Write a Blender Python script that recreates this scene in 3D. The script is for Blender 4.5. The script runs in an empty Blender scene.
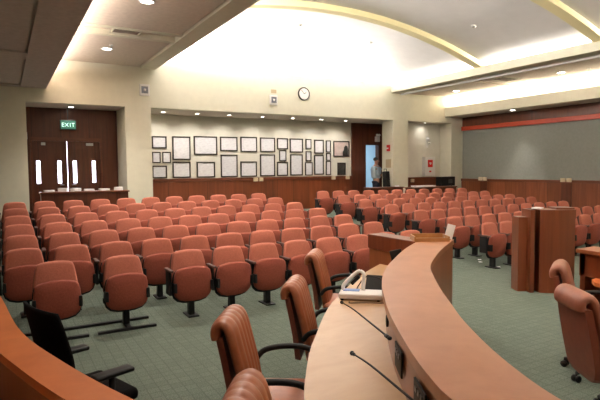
import bpy, bmesh, math, random
from mathutils import Vector, Matrix
random.seed(7)
PI = math.pi
scn = bpy.context.scene
COL = scn.collection

# ------------------------------------------------------------------ helpers
def link(o, parent=None):
    COL.objects.link(o)
    if parent is not None:
        o.parent = parent
    return o

def tag(o, label=None, cat=None, group=None, kind=None):
    if label: o['label'] = label
    if cat: o['category'] = cat
    if group: o['group'] = group
    if kind: o['kind'] = kind
    return o

def thing(name, label, cat, loc=(0, 0, 0), rz=0.0, group=None):
    o = bpy.data.objects.new(name, None)
    o.empty_display_size = 0.1
    o.location = loc
    o.rotation_euler = (0, 0, rz)
    link(o)
    return tag(o, label, cat, group)

def obj(name, bm, mat, parent=None, smooth=False, loc=None):
    me = bpy.data.meshes.new(name)
    bmesh.ops.recalc_face_normals(bm, faces=bm.faces)
    bm.to_mesh(me)
    bm.free()
    for m in (mat if isinstance(mat, (list, tuple)) else [mat]):
        me.materials.append(m)
    if smooth:
        for p in me.polygons:
            p.use_smooth = True
    o = bpy.data.objects.new(name, me)
    link(o, parent)
    if loc is not None: o.location = loc
    return o

def struct(name, bm, mat, label, cat, smooth=False):
    return tag(obj(name, bm, mat, None, smooth), label, cat, kind='structure')

def BM(): return bmesh.new()

def box(bm, x0, x1, y0, y1, z0, z1, bev=0.0, seg=2, mi=0):
    t = bmesh.new() if bev else bm
    vs = [t.verts.new((x, y, z)) for x in (x0, x1) for y in (y0, y1) for z in (z0, z1)]
    fs = [(0, 1, 3, 2), (4, 6, 7, 5), (0, 4, 5, 1), (2, 3, 7, 6), (0, 2, 6, 4), (1, 5, 7, 3)]
    for f in fs:
        fc = t.faces.new([vs[i] for i in f]); fc.material_index = mi
    if bev:
        bmesh.ops.bevel(t, geom=list(t.edges), offset=bev, segments=seg, profile=0.5, affect='EDGES')
        merge(bm, t)
    return bm

def merge(bm, t, mat=None):
    if mat is not None:
        bmesh.ops.transform(t, matrix=mat, verts=t.verts)
    me = bpy.data.meshes.new('tmp')
    t.to_mesh(me); t.free()
    bm.from_mesh(me)
    bpy.data.meshes.remove(me)
    return bm

def obox(bm, c, ax, ay, az, hx, hy, hz, bev=0.0):
    """box with its own axes"""
    t = bmesh.new()
    box(t, -hx, hx, -hy, hy, -hz, hz, bev)
    M = Matrix((ax, ay, az)).transposed().to_4x4()
    M.translation = Vector(c)
    return merge(bm, t, M)

def cyl(bm, c, r, z0, z1, n=20, r2=None):
    r2 = r if r2 is None else r2
    a = [bm.verts.new((c[0] + r * math.cos(2*PI*i/n), c[1] + r * math.sin(2*PI*i/n), z0)) for i in range(n)]
    b = [bm.verts.new((c[0] + r2 * math.cos(2*PI*i/n), c[1] + r2 * math.sin(2*PI*i/n), z1)) for i in range(n)]
    for i in range(n):
        bm.faces.new((a[i], a[(i+1) % n], b[(i+1) % n], b[i]))
    bm.faces.new(a[::-1]); bm.faces.new(b)
    return bm

def smoothpath(P, n=6):
    P = [Vector(p) for p in P]
    out = []
    for i in range(len(P)-1):
        p0 = P[max(i-1, 0)]; p1 = P[i]; p2 = P[i+1]; p3 = P[min(i+2, len(P)-1)]
        for k in range(n):
            t = k/n
            out.append(0.5*((2*p1)+(p2-p0)*t+(2*p0-5*p1+4*p2-p3)*t*t+(3*p1-p0-3*p2+p3)*t**3))
    out.append(P[-1])
    return out

def tube(bm, P, r, n=8, rend=None):
    P = [Vector(p) for p in P]
    rings = []
    up = Vector((0, 0, 1))
    prev = None
    for i, p in enumerate(P):
        d = (P[min(i+1, len(P)-1)] - P[max(i-1, 0)]).normalized()
        if prev is None:
            u = d.cross(up)
            if u.length < 1e-3: u = d.cross(Vector((1, 0, 0)))
            u.normalize()
        else:
            u = (prev - d*prev.dot(d)).normalized()
        prev = u
        v = d.cross(u)
        rr = r if rend is None else r + (rend-r)*i/(len(P)-1)
        rings.append([bm.verts.new(p + rr*(u*math.cos(2*PI*k/n)+v*math.sin(2*PI*k/n))) for k in range(n)])
    for a, b in zip(rings, rings[1:]):
        for k in range(n):
            bm.faces.new((a[k], a[(k+1) % n], b[(k+1) % n], b[k]))
    bm.faces.new(rings[0][::-1]); bm.faces.new(rings[-1])
    return bm

def ball(bm, c, r, s=(1, 1, 1), sub=2):
    t = bmesh.new()
    bmesh.ops.create_icosphere(t, subdivisions=sub, radius=r)
    M = Matrix.Translation(c) @ Matrix.Diagonal((*s, 1))
    return merge(bm, t, M)

def mirror_outline(h):
    """half profile from bottom centre up to top centre -> closed outline"""
    return [(u, v) for u, v in h] + [(-u, v) for u, v in h[::-1] if u > 1e-6]

def pad(bm, outline, t, bulge, xf, inner=0.9):
    """a puffy upholstered pad with the given outline; xf maps (u, v, depth)"""
    cu = sum(p[0] for p in outline)/len(outline); cv = (max(p[1] for p in outline)+min(p[1] for p in outline))/2
    rings = []
    for s, d in ((0.97, 0), (1, 0.2*t), (1, 0.6*t), (0.975, 0.88*t), (inner, t), (0.55, t+bulge*0.75)):
        rings.append([bm.verts.new(xf(cu+(u-cu)*s, cv+(v-cv)*s, d)) for u, v in outline])
    n = len(outline)
    for a, b in zip(rings, rings[1:]):
        for k in range(n):
            bm.faces.new((a[k], a[(k+1) % n], b[(k+1) % n], b[k]))
    c = bm.verts.new(xf(cu, cv, t+bulge))
    for k in range(n):
        bm.faces.new((rings[-1][k], rings[-1][(k+1) % n], c))
    bm.faces.new(rings[0][::-1])
    return bm

def ribbon_solid(bm, A, B, z0, z1):
    """a solid between two plan curves A and B, from z0 to z1"""
    n = len(A)
    r = []
    for i in range(n):
        r.append([bm.verts.new((A[i][0], A[i][1], z0)), bm.verts.new((A[i][0], A[i][1], z1)),
                  bm.verts.new((B[i][0], B[i][1], z1)), bm.verts.new((B[i][0], B[i][1], z0))])
    for a, b in zip(r, r[1:]):
        for k in range(4):
            bm.faces.new((a[k], a[(k+1) % 4], b[(k+1) % 4], b[k]))
    bm.faces.new(r[0][::-1]); bm.faces.new(r[-1])
    return bm

def offset(P, d):
    """plan curve moved sideways (to the right of its direction) by d"""
    out = []
    for i, p in enumerate(P):
        a = Vector(P[max(i-1, 0)][:2]); b = Vector(P[min(i+1, len(P)-1)][:2])
        t = (b-a).normalized()
        out.append((p[0]+t.y*d, p[1]-t.x*d))
    return out

# ------------------------------------------------------------------ materials
def newmat(name):
    m = bpy.data.materials.new(name); m.use_nodes = True
    nt = m.node_tree
    return m, nt, nt.nodes['Principled BSDF']

def plain(name, c, rough=0.5, metal=0.0, spec=0.5, noise=0.0, nscale=30, bump=0.0, coat=0.0, sheen=0.0):
    m, nt, b = newmat(name)
    b.inputs['Base Color'].default_value = (*c, 1)
    b.inputs['Roughness'].default_value = rough
    b.inputs['Metallic'].default_value = metal
    b.inputs['Specular IOR Level'].default_value = spec
    b.inputs['Coat Weight'].default_value = coat
    if sheen: 
        b.inputs['Sheen Weight'].default_value = sheen
        b.inputs['Sheen Roughness'].default_value = 0.5
        b.inputs['Sheen Tint'].default_value = (min(1, c[0]*2+.2), c[1]*2+.2, c[2]*2+.2, 1)
    if noise or bump:
        tc = nt.nodes.new('ShaderNodeTexCoord')
        n = nt.nodes.new('ShaderNodeTexNoise'); n.inputs['Scale'].default_value = nscale
        n.inputs['Detail'].default_value = 4
        nt.links.new(tc.outputs['Object'], n.inputs['Vector'])
        if noise:
            r = nt.nodes.new('ShaderNodeValToRGB')
            r.color_ramp.elements[0].position = 0.3; r.color_ramp.elements[1].position = 0.7
            r.color_ramp.elements[0].color = (*[x*(1-noise) for x in c], 1)
            r.color_ramp.elements[1].color = (*[min(1, x*(1+noise)) for x in c], 1)
            nt.links.new(n.outputs['Fac'], r.inputs['Fac'])
            nt.links.new(r.outputs['Color'], b.inputs['Base Color'])
        if bump:
            bp = nt.nodes.new('ShaderNodeBump'); bp.inputs['Strength'].default_value = bump
            bp.inputs['Distance'].default_value = 0.01
            nt.links.new(n.outputs['Fac'], bp.inputs['Height'])
            nt.links.new(bp.outputs['Normal'], b.inputs['Normal'])
    return m

def wood(name, c1, c2, rough=0.35, scale=(18, 18, 1.2), coat=0.0, spec=0.5, panel=None):
    """grain stretched along one axis; panel=(axis, width) adds veneer joints"""
    m, nt, b = newmat(name)
    tc = nt.nodes.new('ShaderNodeTexCoord')
    mp = nt.nodes.new('ShaderNodeMapping'); mp.inputs['Scale'].default_value = scale
    n = nt.nodes.new('ShaderNodeTexNoise'); n.inputs['Scale'].default_value = 1.0
    n.inputs['Detail'].default_value = 6; n.inputs['Roughness'].default_value = 0.6
    n.inputs['Distortion'].default_value = 0.4
    r = nt.nodes.new('ShaderNodeValToRGB')
    r.color_ramp.elements[0].position = 0.3; r.color_ramp.elements[0].color = (*c1, 1)
    r.color_ramp.elements[1].position = 0.72; r.color_ramp.elements[1].color = (*c2, 1)
    L = nt.links.new
    L(tc.outputs['Object'], mp.inputs['Vector']); L(mp.outputs['Vector'], n.inputs['Vector'])
    L(n.outputs['Fac'], r.inputs['Fac'])
    src = r.outputs['Color']
    if panel:
        axis, w = panel
        sep = nt.nodes.new('ShaderNodeSeparateXYZ'); L(tc.outputs['Object'], sep.inputs['Vector'])
        dv = nt.nodes.new('ShaderNodeMath'); dv.operation = 'DIVIDE'; dv.inputs[1].default_value = w
        L(sep.outputs[axis], dv.inputs[0])
        fl = nt.nodes.new('ShaderNodeMath'); fl.operation = 'FLOOR'; L(dv.outputs[0], fl.inputs[0])
        wn = nt.nodes.new('ShaderNodeTexWhiteNoise'); wn.noise_dimensions = '1D'; L(fl.outputs[0], wn.inputs['W'])
        mr = nt.nodes.new('ShaderNodeMapRange'); mr.inputs[3].default_value = 0.8; mr.inputs[4].default_value = 1.15
        L(wn.outputs['Value'], mr.inputs[0])
        fr = nt.nodes.new('ShaderNodeMath'); fr.operation = 'FRACT'; L(dv.outputs[0], fr.inputs[0])
        gt = nt.nodes.new('ShaderNodeMath'); gt.operation = 'GREATER_THAN'; gt.inputs[1].default_value = 0.012/w
        L(fr.outputs[0], gt.inputs[0])
        mx = nt.nodes.new('ShaderNodeMath'); mx.operation = 'MULTIPLY'
        L(mr.outputs[0], mx.inputs[0]); 
        ad = nt.nodes.new('ShaderNodeMapRange'); ad.inputs[3].default_value = 0.35; ad.inputs[4].default_value = 1.0
        L(gt.outputs[0], ad.inputs[0]); L(ad.outputs[0], mx.inputs[1])
        vm = nt.nodes.new('ShaderNodeVectorMath'); vm.operation = 'SCALE'
        L(src, vm.inputs[0]); L(mx.outputs[0], vm.inputs['Scale'])
        src = vm.outputs['Vector']
    L(src, b.inputs['Base Color'])
    b.inputs['Roughness'].default_value = rough
    b.inputs['Coat Weight'].default_value = coat
    b.inputs['Coat Roughness'].default_value = 0.25
    b.inputs['Specular IOR Level'].default_value = spec
    return m

def emit(name, c, s):
    m, nt, b = newmat(name)
    b.inputs['Base Color'].default_value = (*c, 1)
    b.inputs['Emission Color'].default_value = (*c, 1)
    b.inputs['Emission Strength'].default_value = s
    return m

def carpet():
    m, nt, b = newmat('carpet')
    L = nt.links.new
    tc = nt.nodes.new('ShaderNodeTexCoord')
    br = nt.nodes.new('ShaderNodeTexBrick')
    br.offset = 0.0; br.squash = 1
    br.inputs['Scale'].default_value = 1.0
    br.inputs['Brick Width'].default_value = 0.10; br.inputs['Row Height'].default_value = 0.10
    br.inputs['Mortar Size'].default_value = 0.006; br.inputs['Mortar Smooth'].default_value = 0.4
    br.inputs['Color1'].default_value = (0.124, 0.152, 0.122, 1)
    br.inputs['Color2'].default_value = (0.142, 0.170, 0.138, 1)
    br.inputs['Mortar'].default_value = (0.102, 0.127, 0.102, 1)
    L(tc.outputs['Object'], br.inputs['Vector'])
    n = nt.nodes.new('ShaderNodeTexNoise'); n.inputs['Scale'].default_value = 90; n.inputs['Detail'].default_value = 5
    L(tc.outputs['Object'], n.inputs['Vector'])
    mr = nt.nodes.new('ShaderNodeMapRange'); mr.inputs[1].default_value = .3; mr.inputs[2].default_value = .7
    mr.inputs[3].default_value = 0.65; mr.inputs[4].default_value = 1.35
    L(n.outputs['Fac'], mr.inputs[0])
    vm = nt.nodes.new('ShaderNodeVectorMath'); vm.operation = 'SCALE'
    L(br.outputs['Color'], vm.inputs[0]); L(mr.outputs[0], vm.inputs['Scale'])
    L(vm.outputs['Vector'], b.inputs['Base Color'])
    bp = nt.nodes.new('ShaderNodeBump'); bp.inputs['Strength'].default_value = 0.5; bp.inputs['Distance'].default_value = 0.01
    L(n.outputs['Fac'], bp.inputs['Height']); L(bp.outputs['Normal'], b.inputs['Normal'])
    b.inputs['Roughness'].default_value = 0.95
    b.inputs['Specular IOR Level'].default_value = 0.1
    return m

def print_paper(name, c, ink, lines=26):
    """a printed certificate: faint uneven rows of grey"""
    m, nt, b = newmat(name)
    L = nt.links.new
    tc = nt.nodes.new('ShaderNodeTexCoord')
    mp = nt.nodes.new('ShaderNodeMapping'); mp.inputs['Scale'].default_value = (9, 1, lines)
    n = nt.nodes.new('ShaderNodeTexNoise'); n.inputs['Scale'].default_value = 1; n.inputs['Detail'].default_value = 2
    r = nt.nodes.new('ShaderNodeValToRGB')
    r.color_ramp.elements[0].position = 0.44; r.color_ramp.elements[0].color = (*c, 1)
    r.color_ramp.elements[1].position = 0.62; r.color_ramp.elements[1].color = (*ink, 1)
    L(tc.outputs['Object'], mp.inputs['Vector']); L(mp.outputs['Vector'], n.inputs['Vector'])
    L(n.outputs['Fac'], r.inputs['Fac']); L(r.outputs['Color'], b.inputs['Base Color'])
    b.inputs['Roughness'].default_value = 0.3
    return m

M = {}
M['plaster'] = plain('cream_plaster', (0.70, 0.675, 0.555), 0.85, noise=0.03, nscale=6, spec=0.2)
M['display'] = plain('display_wall_paint', (0.72, 0.69, 0.61), 0.85, noise=0.03, nscale=6, spec=0.2)
M['vault'] = plain('vault_plaster', (0.72, 0.71, 0.72), 0.9, noise=0.03, nscale=3, spec=0.1)
M['rib'] = plain('rib_plaster', (0.88, 0.79, 0.47), 0.8)
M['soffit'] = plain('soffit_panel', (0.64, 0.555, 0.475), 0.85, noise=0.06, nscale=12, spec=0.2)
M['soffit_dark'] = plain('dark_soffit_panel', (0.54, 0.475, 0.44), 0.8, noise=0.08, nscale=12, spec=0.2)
M['greypanel'] = plain('grey_fabric_panel', (0.255, 0.26, 0.235), 0.9, noise=0.05, nscale=14, spec=0.1)
M['wallwood'] = wood('wainscot_wood', (0.125, 0.028, 0.009), (0.22, 0.054, 0.017), 0.38, (14, 14, 0.8), panel=('X', 0.62))
M['wallwood_y'] = wood('wainscot_wood_side', (0.135, 0.034, 0.013), (0.24, 0.07, 0.026), 0.38, (14, 14, 0.8), panel=('Y', 0.8))
M['darkwood'] = wood('dark_door_wood', (0.075, 0.018, 0.008), (0.13, 0.034, 0.014), 0.35, (14, 14, 0.8), panel=('X', 0.7))
M['trimwood'] = wood('trim_wood', (0.10, 0.025, 0.011), (0.165, 0.045, 0.018), 0.35, (2, 2, 20))
M['redtrim'] = plain('red_trim', (0.40, 0.045, 0.016), 0.35, noise=0.1, nscale=5)
M['ledge'] = wood('ledge_wood', (0.31, 0.115, 0.05), (0.39, 0.16, 0.076), 0.36, (5, 5, 5), coat=0.12)
M['desk'] = wood('desk_laminate', (0.40, 0.235, 0.115), (0.47, 0.29, 0.15), 0.4, (4, 9, 4), coat=0.1)
M['panelwood'] = wood('dais_panel_wood', (0.21, 0.06, 0.02), (0.30, 0.095, 0.034), 0.35, (14, 14, 0.9), coat=0.2)
M['ledge_warmlit'] = wood('ledge_wood_warmlit', (0.50, 0.135, 0.036), (0.62, 0.18, 0.052), 0.45, (5, 5, 5), coat=0.0, spec=.3)  # the dais ledge wood with warm light put into its colour
M['lectern'] = wood('lectern_wood', (0.12, 0.026, 0.009), (0.19, 0.046, 0.015), 0.35, (16, 16, 0.8), coat=0.2)
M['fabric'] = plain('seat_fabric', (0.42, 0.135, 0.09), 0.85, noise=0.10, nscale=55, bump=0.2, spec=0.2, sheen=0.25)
M['fabric_shaded'] = plain('seat_fabric_shaded', (0.28, 0.072, 0.047), 0.85, noise=0.10, nscale=55, bump=0.2, spec=0.2, sheen=0.1)  # seat fabric with the shade on the folded seats put into its colour
M['shell'] = plain('seat_shell_plastic', (0.10, 0.035, 0.025), 0.5)
M['black'] = plain('black_plastic', (0.007, 0.0065, 0.0065), 0.55, spec=.3)
M['blackmetal'] = plain('black_metal', (0.008, 0.008, 0.009), 0.55, spec=.3)
M['armpad'] = plain('arm_pad', (0.075, 0.028, 0.02), 0.6)
M['leather'] = plain('brown_leather', (0.33, 0.105, 0.048), 0.36, noise=0.12, nscale=18, bump=0.12, spec=0.5)
M['leather_dark'] = plain('dark_leather_shell', (0.19, 0.05, 0.028), 0.4, noise=0.1, nscale=18)
M['leather_pink'] = plain('faded_leather', (0.26, 0.088, 0.052), 0.45, noise=0.12, nscale=18, bump=0.12)
M['mesh'] = plain('black_mesh_fabric', (0.006, 0.005, 0.005), 0.9, spec=.1, noise=0.4, nscale=140, bump=0.3)
M['white'] = plain('white_plastic', (0.80, 0.78, 0.76), 0.4)
M['offwhite'] = plain('ivory_plastic', (0.62, 0.50, 0.34), 0.5)
M['paper'] = plain('white_paper', (0.90, 0.89, 0.92), 0.7)
M['frame'] = plain('black_picture_frame', (0.028, 0.02, 0.018), 0.35)
M['print'] = print_paper('certificate_print', (0.78, 0.76, 0.80), (0.70, 0.68, 0.72))
M['print2'] = print_paper('certificate_print_text', (0.74, 0.73, 0.78), (0.65, 0.64, 0.69), 40)
M['pinkprint'] = plain('pink_print', (0.62, 0.50, 0.48), 0.4, noise=0.15, nscale=6)
M['darkprint'] = plain('dark_plaque', (0.035, 0.035, 0.032), 0.3, noise=0.4, nscale=20)
M['steel'] = plain('brushed_steel', (0.5, 0.5, 0.5), 0.35, metal=1.0)
M['grille'] = plain('vent_grille', (0.07, 0.055, 0.045), 0.6)
M['brass'] = wood('honey_wood', (0.30, 0.13, 0.04), (0.42, 0.20, 0.07), 0.35, (10, 10, 10), coat=0.2)
M['red'] = plain('red_plastic', (0.62, 0.02, 0.02), 0.4)
M['tan'] = plain('tan_plate', (0.50, 0.40, 0.25), 0.5)
M['bluegrey'] = plain('bluegrey_print', (0.16, 0.17, 0.21), 0.5, noise=0.4, nscale=30)
M['bluedoor'] = plain('pale_blue_paint', (0.52, 0.68, 0.80), 0.5)
M['shirt'] = plain('pale_blue_shirt', (0.42, 0.50, 0.58), 0.8)
M['trousers'] = plain('dark_navy_trousers', (0.018, 0.018, 0.035), 0.8)
M['skin'] = plain('skin', (0.42, 0.20, 0.13), 0.5)
M['hair'] = plain('dark_hair', (0.02, 0.014, 0.01), 0.6)
M['shoe'] = plain('black_shoe', (0.01, 0.01, 0.01), 0.3)
M['blue'] = plain('blue_plastic', (0.05, 0.16, 0.5), 0.4)
M['carpet'] = carpet()
M['lens'] = emit('downlight_lens', (1.0, 0.93, 0.82), 14)
M['exit'] = emit('exit_green', (0.04, 0.18, 0.13), 0.12)
M['exitletter'] = emit('exit_letter', (0.6, 1.0, 0.85), 0.8)
M['daylight'] = emit('lit_window', (0.86, 0.84, 1.0), 3.2)
M['clockface'] = plain('clock_face', (0.85, 0.84, 0.82), 0.4)

# ------------------------------------------------------------------ floor
RAKE = 0.0706
def fz(y):
    if y < 6.55: return 0.0
    return RAKE*(min(y, 13.3)-6.55)
bm = BM()
ys = [-4.2, 6.55, 13.3, 19.5]
r0 = [[bm.verts.new((x, y, fz(y))) for x in (-3.2, 15.4)] for y in ys]
r1 = [[bm.verts.new((x, y, -0.2)) for x in (-3.2, 15.4)] for y in ys]
for i in range(3):
    bm.faces.new((r0[i][0], r0[i][1], r0[i+1][1], r0[i+1][0]))
    bm.faces.new((r1[i][1], r1[i][0], r1[i+1][0], r1[i+1][1]))
    for k in (0, 1):
        bm.faces.new((r0[i][k], r0[i+1][k], r1[i+1][k], r1[i][k]))
bm.faces.new((r0[0][0], r1[0][0], r1[0][1], r0[0][1]))
bm.faces.new((r0[3][0], r0[3][1], r1[3][1], r1[3][0]))
struct('floor', bm, M['carpet'], 'grey-green carpet floor rising gently towards the back wall', 'floor')
FB = fz(14)           # floor level at the back wall

# ------------------------------------------------------------------ back wall with its openings
P1, P2a, P2b, P3a, P3b, P4a, XR = 0.55, 2.84, 3.50, 11.80, 12.48, 14.60, 15.2
HZ = 3.53
bm = BM()
box(bm, -3.2, P1, 14.0, 15.2, -0.1, HZ)
box(bm, P2a, P2b, 14.0, 15.6, -0.1, HZ)
box(bm, P3a, P3b, 14.0, 14.6, -0.1, HZ)
box(bm, P4a, XR+0.2, 14.0, 14.6, -0.1, HZ)
box(bm, -3.2, 3.55, 14.0, 14.25, HZ, 4.76)
box(bm, 3.55, 11.75, 14.0, 14.25, HZ, 4.76)
box(bm, 11.75, XR+0.2, 14.0, 14.25, HZ, 4.76)
struct('wall_back', bm, M['plaster'], 'cream back wall with square pillars and a tall plain header', 'wall')
bm = BM()
box(bm, -3.2, XR+0.2, 14.25, 16.4, HZ, HZ+0.08)
struct('ceiling_recess', bm, M['soffit'], 'low flat ceiling over the recesses in the back wall', 'ceiling')
bm = BM()
box(bm, P2b, 11.16, 15.6, 15.75, -0.1, HZ)
struct('wall_display', bm, M['display'], 'cream display wall hung with framed certificates', 'wall')
bm = BM()
box(bm, P3b, P4a, 14.58, 14.75, -0.1, HZ)
struct('wall_alcove', bm, M['display'], 'pale wall of the small alcove behind the square pillar', 'wall')
bm = BM()
box(bm, 11.16, 11.80, 15.55, 15.75, -0.1, HZ)
box(bm, 12.40, 14.8, 15.55, 15.75, -0.1, HZ)
box(bm, 11.80, 12.40, 15.55, 15.75, 2.74, HZ)
struct('wall_doorway', bm, M['darkwood'], 'dark wood wall around the bright open doorway', 'wall')
# hall behind the doorway
bm = BM()
box(bm, 10.2, 15.2, 18.6, 18.7, -0.1, 3.5)
box(bm, 10.1, 10.2, 15.75, 18.7, -0.1, 3.5)
box(bm, 15.2, 15.3, 15.75, 18.7, -0.1, 3.5)
struct('wall_hall', bm, M['bluedoor'], 'pale blue walls of the hall seen through the doorway', 'wall')
bm = BM(); box(bm, 10.1, 15.3, 16.4, 18.7, 3.4, 3.5)
struct('ceiling_hall', bm, M['white'], 'white ceiling of the hall behind the doorway', 'ceiling')
d = thing('door', 'pale blue door standing open in the doorway left of the man', 'door', (11.83, 15.70, FB), math.radians(66))
bm = BM(); box(bm, 0, 0.58, -0.02, 0.02, 0.01, 2.2)
obj('panel', bm, M['bluedoor'], d)
bm = BM(); tube(bm, [(0.52, -0.02, 0.98), (0.52, -0.07, 0.98), (0.42, -0.07, 0.98)], 0.01)
obj('handle', bm, M['steel'], d, True)

# wainscot and caps
bm = BM()
box(bm, P2b, 11.16, 15.54, 15.6, -0.1, 1.50)
struct('trim_1', bm, M['wallwood'], 'wood wainscot below the framed certificates', 'wainscot')
bm = BM(); box(bm, P2b, 11.16, 15.51, 15.6, 1.50, 1.60, 0.006)
struct('trim_2', bm, M['trimwood'], 'dark wood cap rail along the wainscot below the certificates', 'rail')
bm = BM(); box(bm, 12.55, P4a, 14.53, 14.58, -0.1, 1.45); box(bm, 12.55, P4a, 14.51, 14.58, 1.45, 1.52)
struct('trim_3', bm, M['wallwood'], 'wood wainscot at the back of the small alcove', 'wainscot')
bm = BM(); box(bm, P3b, 12.57, 14.10, 14.58, -0.1, HZ)
struct('trim_4', bm, M['trimwood'], 'tall dark wood strip at the left side of the alcove', 'trim')
# left doors
bm = BM()
box(bm, P1, 0.70, 15.18, 15.35, -0.1, HZ)
box(bm, 2.38, P2a, 15.18, 15.35, -0.1, HZ)
box(bm, 0.70, 2.38, 15.18, 15.35, 2.70, HZ)
struct('wall_entrance', bm, M['darkwood'], 'dark wood panelling around the double doors', 'wall')
D = thing('door_1', 'pair of dark wood entrance doors with four narrow lit windows', 'door', (1.54, 15.24, FB))
D['kind'] = 'structure'
for s in (-1, 1):
    bm = BM()
    x0, x1 = (-0.835, -0.009) if s < 0 else (0.009, 0.835)
    # leaf with two slots
    wins = ((-0.75, -0.655), (-0.245, -0.15)) if s < 0 else ((0.135, 0.23), (0.62, 0.71))
    zb, zt, H = 1.54-FB, 2.14-FB, 2.69-FB
    xs = [x0, wins[0][0], wins[0][1], wins[1][0], wins[1][1], x1]
    for i in range(5):
        if i in (1, 3):
            box(bm, xs[i], xs[i+1], -0.03, 0.03, 0.01, zb); box(bm, xs[i], xs[i+1], -0.03, 0.03, zt, H)
        else:
            box(bm, xs[i], xs[i+1], -0.03, 0.03, 0.01, H)
    leaf = obj('door_leaf', bm, M['darkwood'], D)
    for w in wins:
        bm = BM(); box(bm, w[0], w[1], -0.006, 0.006, zb, zt)
        obj('window_pane', bm, M['daylight'], leaf)
    bm = BM()
    hx = -0.10 if s < 0 else 0.10
    tube(bm, [(hx, -0.03, 1.02), (hx, -0.08, 1.02), (hx+s*0.10, -0.08, 1.02)], 0.012)
    h = obj('handle', bm, M['steel'], leaf, True)
    bm = BM(); box(bm, hx-0.02+s*0.4, hx+0.02+s*0.4+s*0.14, -0.06, -0.03, H-0.14, H-0.07)
    obj('door_closer', bm, M['steel'], leaf)
bm = BM(); box(bm, 0.5, 2.7, 15.42, 15.46, 0, 3.2)
struct('window_1', bm, M['daylight'], 'bright daylit glass of the lobby behind the double doors', 'window')
bm = BM(); box(bm, 0.70, 2.38, 15.15, 15.18, 2.66, 2.76); box(bm, 0.66, 0.71, 15.15, 15.18, 0, 2.76); box(bm, 2.37, 2.42, 15.15, 15.18, 0, 2.76)
struct('trim_5', bm, M['trimwood'], 'dark wood casing around the double doors', 'trim')

# ------------------------------------------------------------------ right wall
bm = BM()
box(bm, XR, XR+0.2, -4.2, 14.0, -0.1, 5.2)
struct('wall_right', bm, M['greypanel'], 'grey fabric-panelled right wall above the wainscot', 'wall')
bm = BM()
box(bm, XR-0.05, XR, -4.2, 14.0, -0.1, 1.36)
struct('trim_6', bm, M['wallwood_y'], 'reddish wood wainscot along the right wall', 'wainscot')
bm = BM(); box(bm, XR-0.08, XR, -4.2, 14.0, 1.36, 1.45, 0.006)
struct('trim_7', bm, M['trimwood'], 'dark wood cap rail on the right wall wainscot', 'rail')
for k, (y0, y1) in enumerate(((12.80, 13.10), (9.58, 9.92), (6.4, 6.7))):
    bm = BM(); box(bm, XR-0.075, XR, y0, y1, -0.05, 1.36)
    struct('trim_%d' % (8+k), bm, M['darkwood'], ('dark pilaster in the right wainscot near the far corner', 'dark pilaster in the right wainscot behind the lectern', 'dark pilaster in the right wainscot beyond the lectern')[k], 'pilaster')
bm = BM(); box(bm, XR-0.09, XR, -4.2, 14.0, 3.25, 3.40, 0.01)
struct('trim_11', bm, M['redtrim'], 'glossy red strip running high along the right wall', 'trim')
bm = BM(); box(bm, XR-0.03, XR, -4.2, 14.0, 3.40, 3.74)
struct('trim_12', bm, M['darkwood'], 'dark band above the red strip on the right wall', 'trim')
# left and front walls, out of the photograph
bm = BM(); box(bm, -3.4, -3.2, -4.2, 14.0, -0.1, 5.2)
struct('wall_left', bm, M['plaster'], 'cream left wall of the hall', 'wall')
bm = BM(); box(bm, -3.4, XR+0.2, -4.4, -4.2, -0.1, 6.2)
struct('wall_front', bm, M['plaster'], 'cream wall at the front of the hall', 'wall')

# ------------------------------------------------------------------ ceilings
Y0 = -4.2
# dark lower soffit at the left, with sunk panels
bm = BM()
xs = [-3.2, -1.55, -1.25, 0.10-0.0]
box(bm, -3.2, 1.0, Y0, 14.0, 3.93, 4.08)
def bars(x0, x1, y0, y1): box(bm, x0, x1, y0, y1, 3.86, 3.93)
bars(0.45, 1.0, Y0, 14.0)
bars(-1.75, -1.35, Y0, 14.0)
for y0, y1 in ((13.75, 14.0), (10.0, 10.5), (6.3, 6.9), (2.9, 3.4), (-0.6, -0.1), (-4.2, -3.9)):
    for x0, x1 in ((-3.2, -1.75), (-1.35, 0.45)):
        bars(x0, x1, y0, y1)
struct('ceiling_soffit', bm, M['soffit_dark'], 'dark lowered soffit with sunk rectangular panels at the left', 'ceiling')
bm = BM()
for x0, x1 in ((-3.15, -1.79), (-1.31, 0.41)):
    for y0, y1 in ((10.56, 13.7), (6.96, 9.94), (3.46, 6.24), (-0.04, 2.84)):
        box(bm, x0, x1, y0, y1, 3.885, 3.93)
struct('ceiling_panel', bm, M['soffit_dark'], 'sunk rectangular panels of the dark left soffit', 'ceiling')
bm = BM()
box(bm, 0.6, 0.92, Y0, 14.0, 4.08, 4.12)
box(bm, 0.92, 1.0, Y0, 14.0, 4.08, 4.2)
struct('trim_13', bm, M['soffit'], 'raised lip along the edge of the dark soffit', 'trim')
# flat ceiling between the soffit and the vault
bm = BM()
box(bm, -3.2, 3.64, Y0, 14.0, 4.66, 4.80)
pan = ((11.02, 13.97), (7.0, 10.30), (3.1, 6.3), (-0.6, 2.5), (-4.2, -1.2))
for y0, y1 in pan:
    box(bm, -3.2, 3.22, y0, y1, 4.575, 4.66)
struct('ceiling_flat', bm, M['soffit'], 'flat tan ceiling panels between the dark soffit and the vault', 'ceiling')
bm = BM()
for y0, y1 in ((10.30, 10.42), (10.90, 11.02), (6.3, 6.42), (6.88, 7.0), (2.5, 2.62), (2.98, 3.1)):
    box(bm, -3.2, 3.26, y0, y1, 4.555, 4.66)
box(bm, 3.26, 3.64, Y0, 14.0, 4.535, 4.70)
struct('ceiling_beam', bm, M['plaster'], 'cream beam and cross strips along the left edge of the vault', 'beam')
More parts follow.
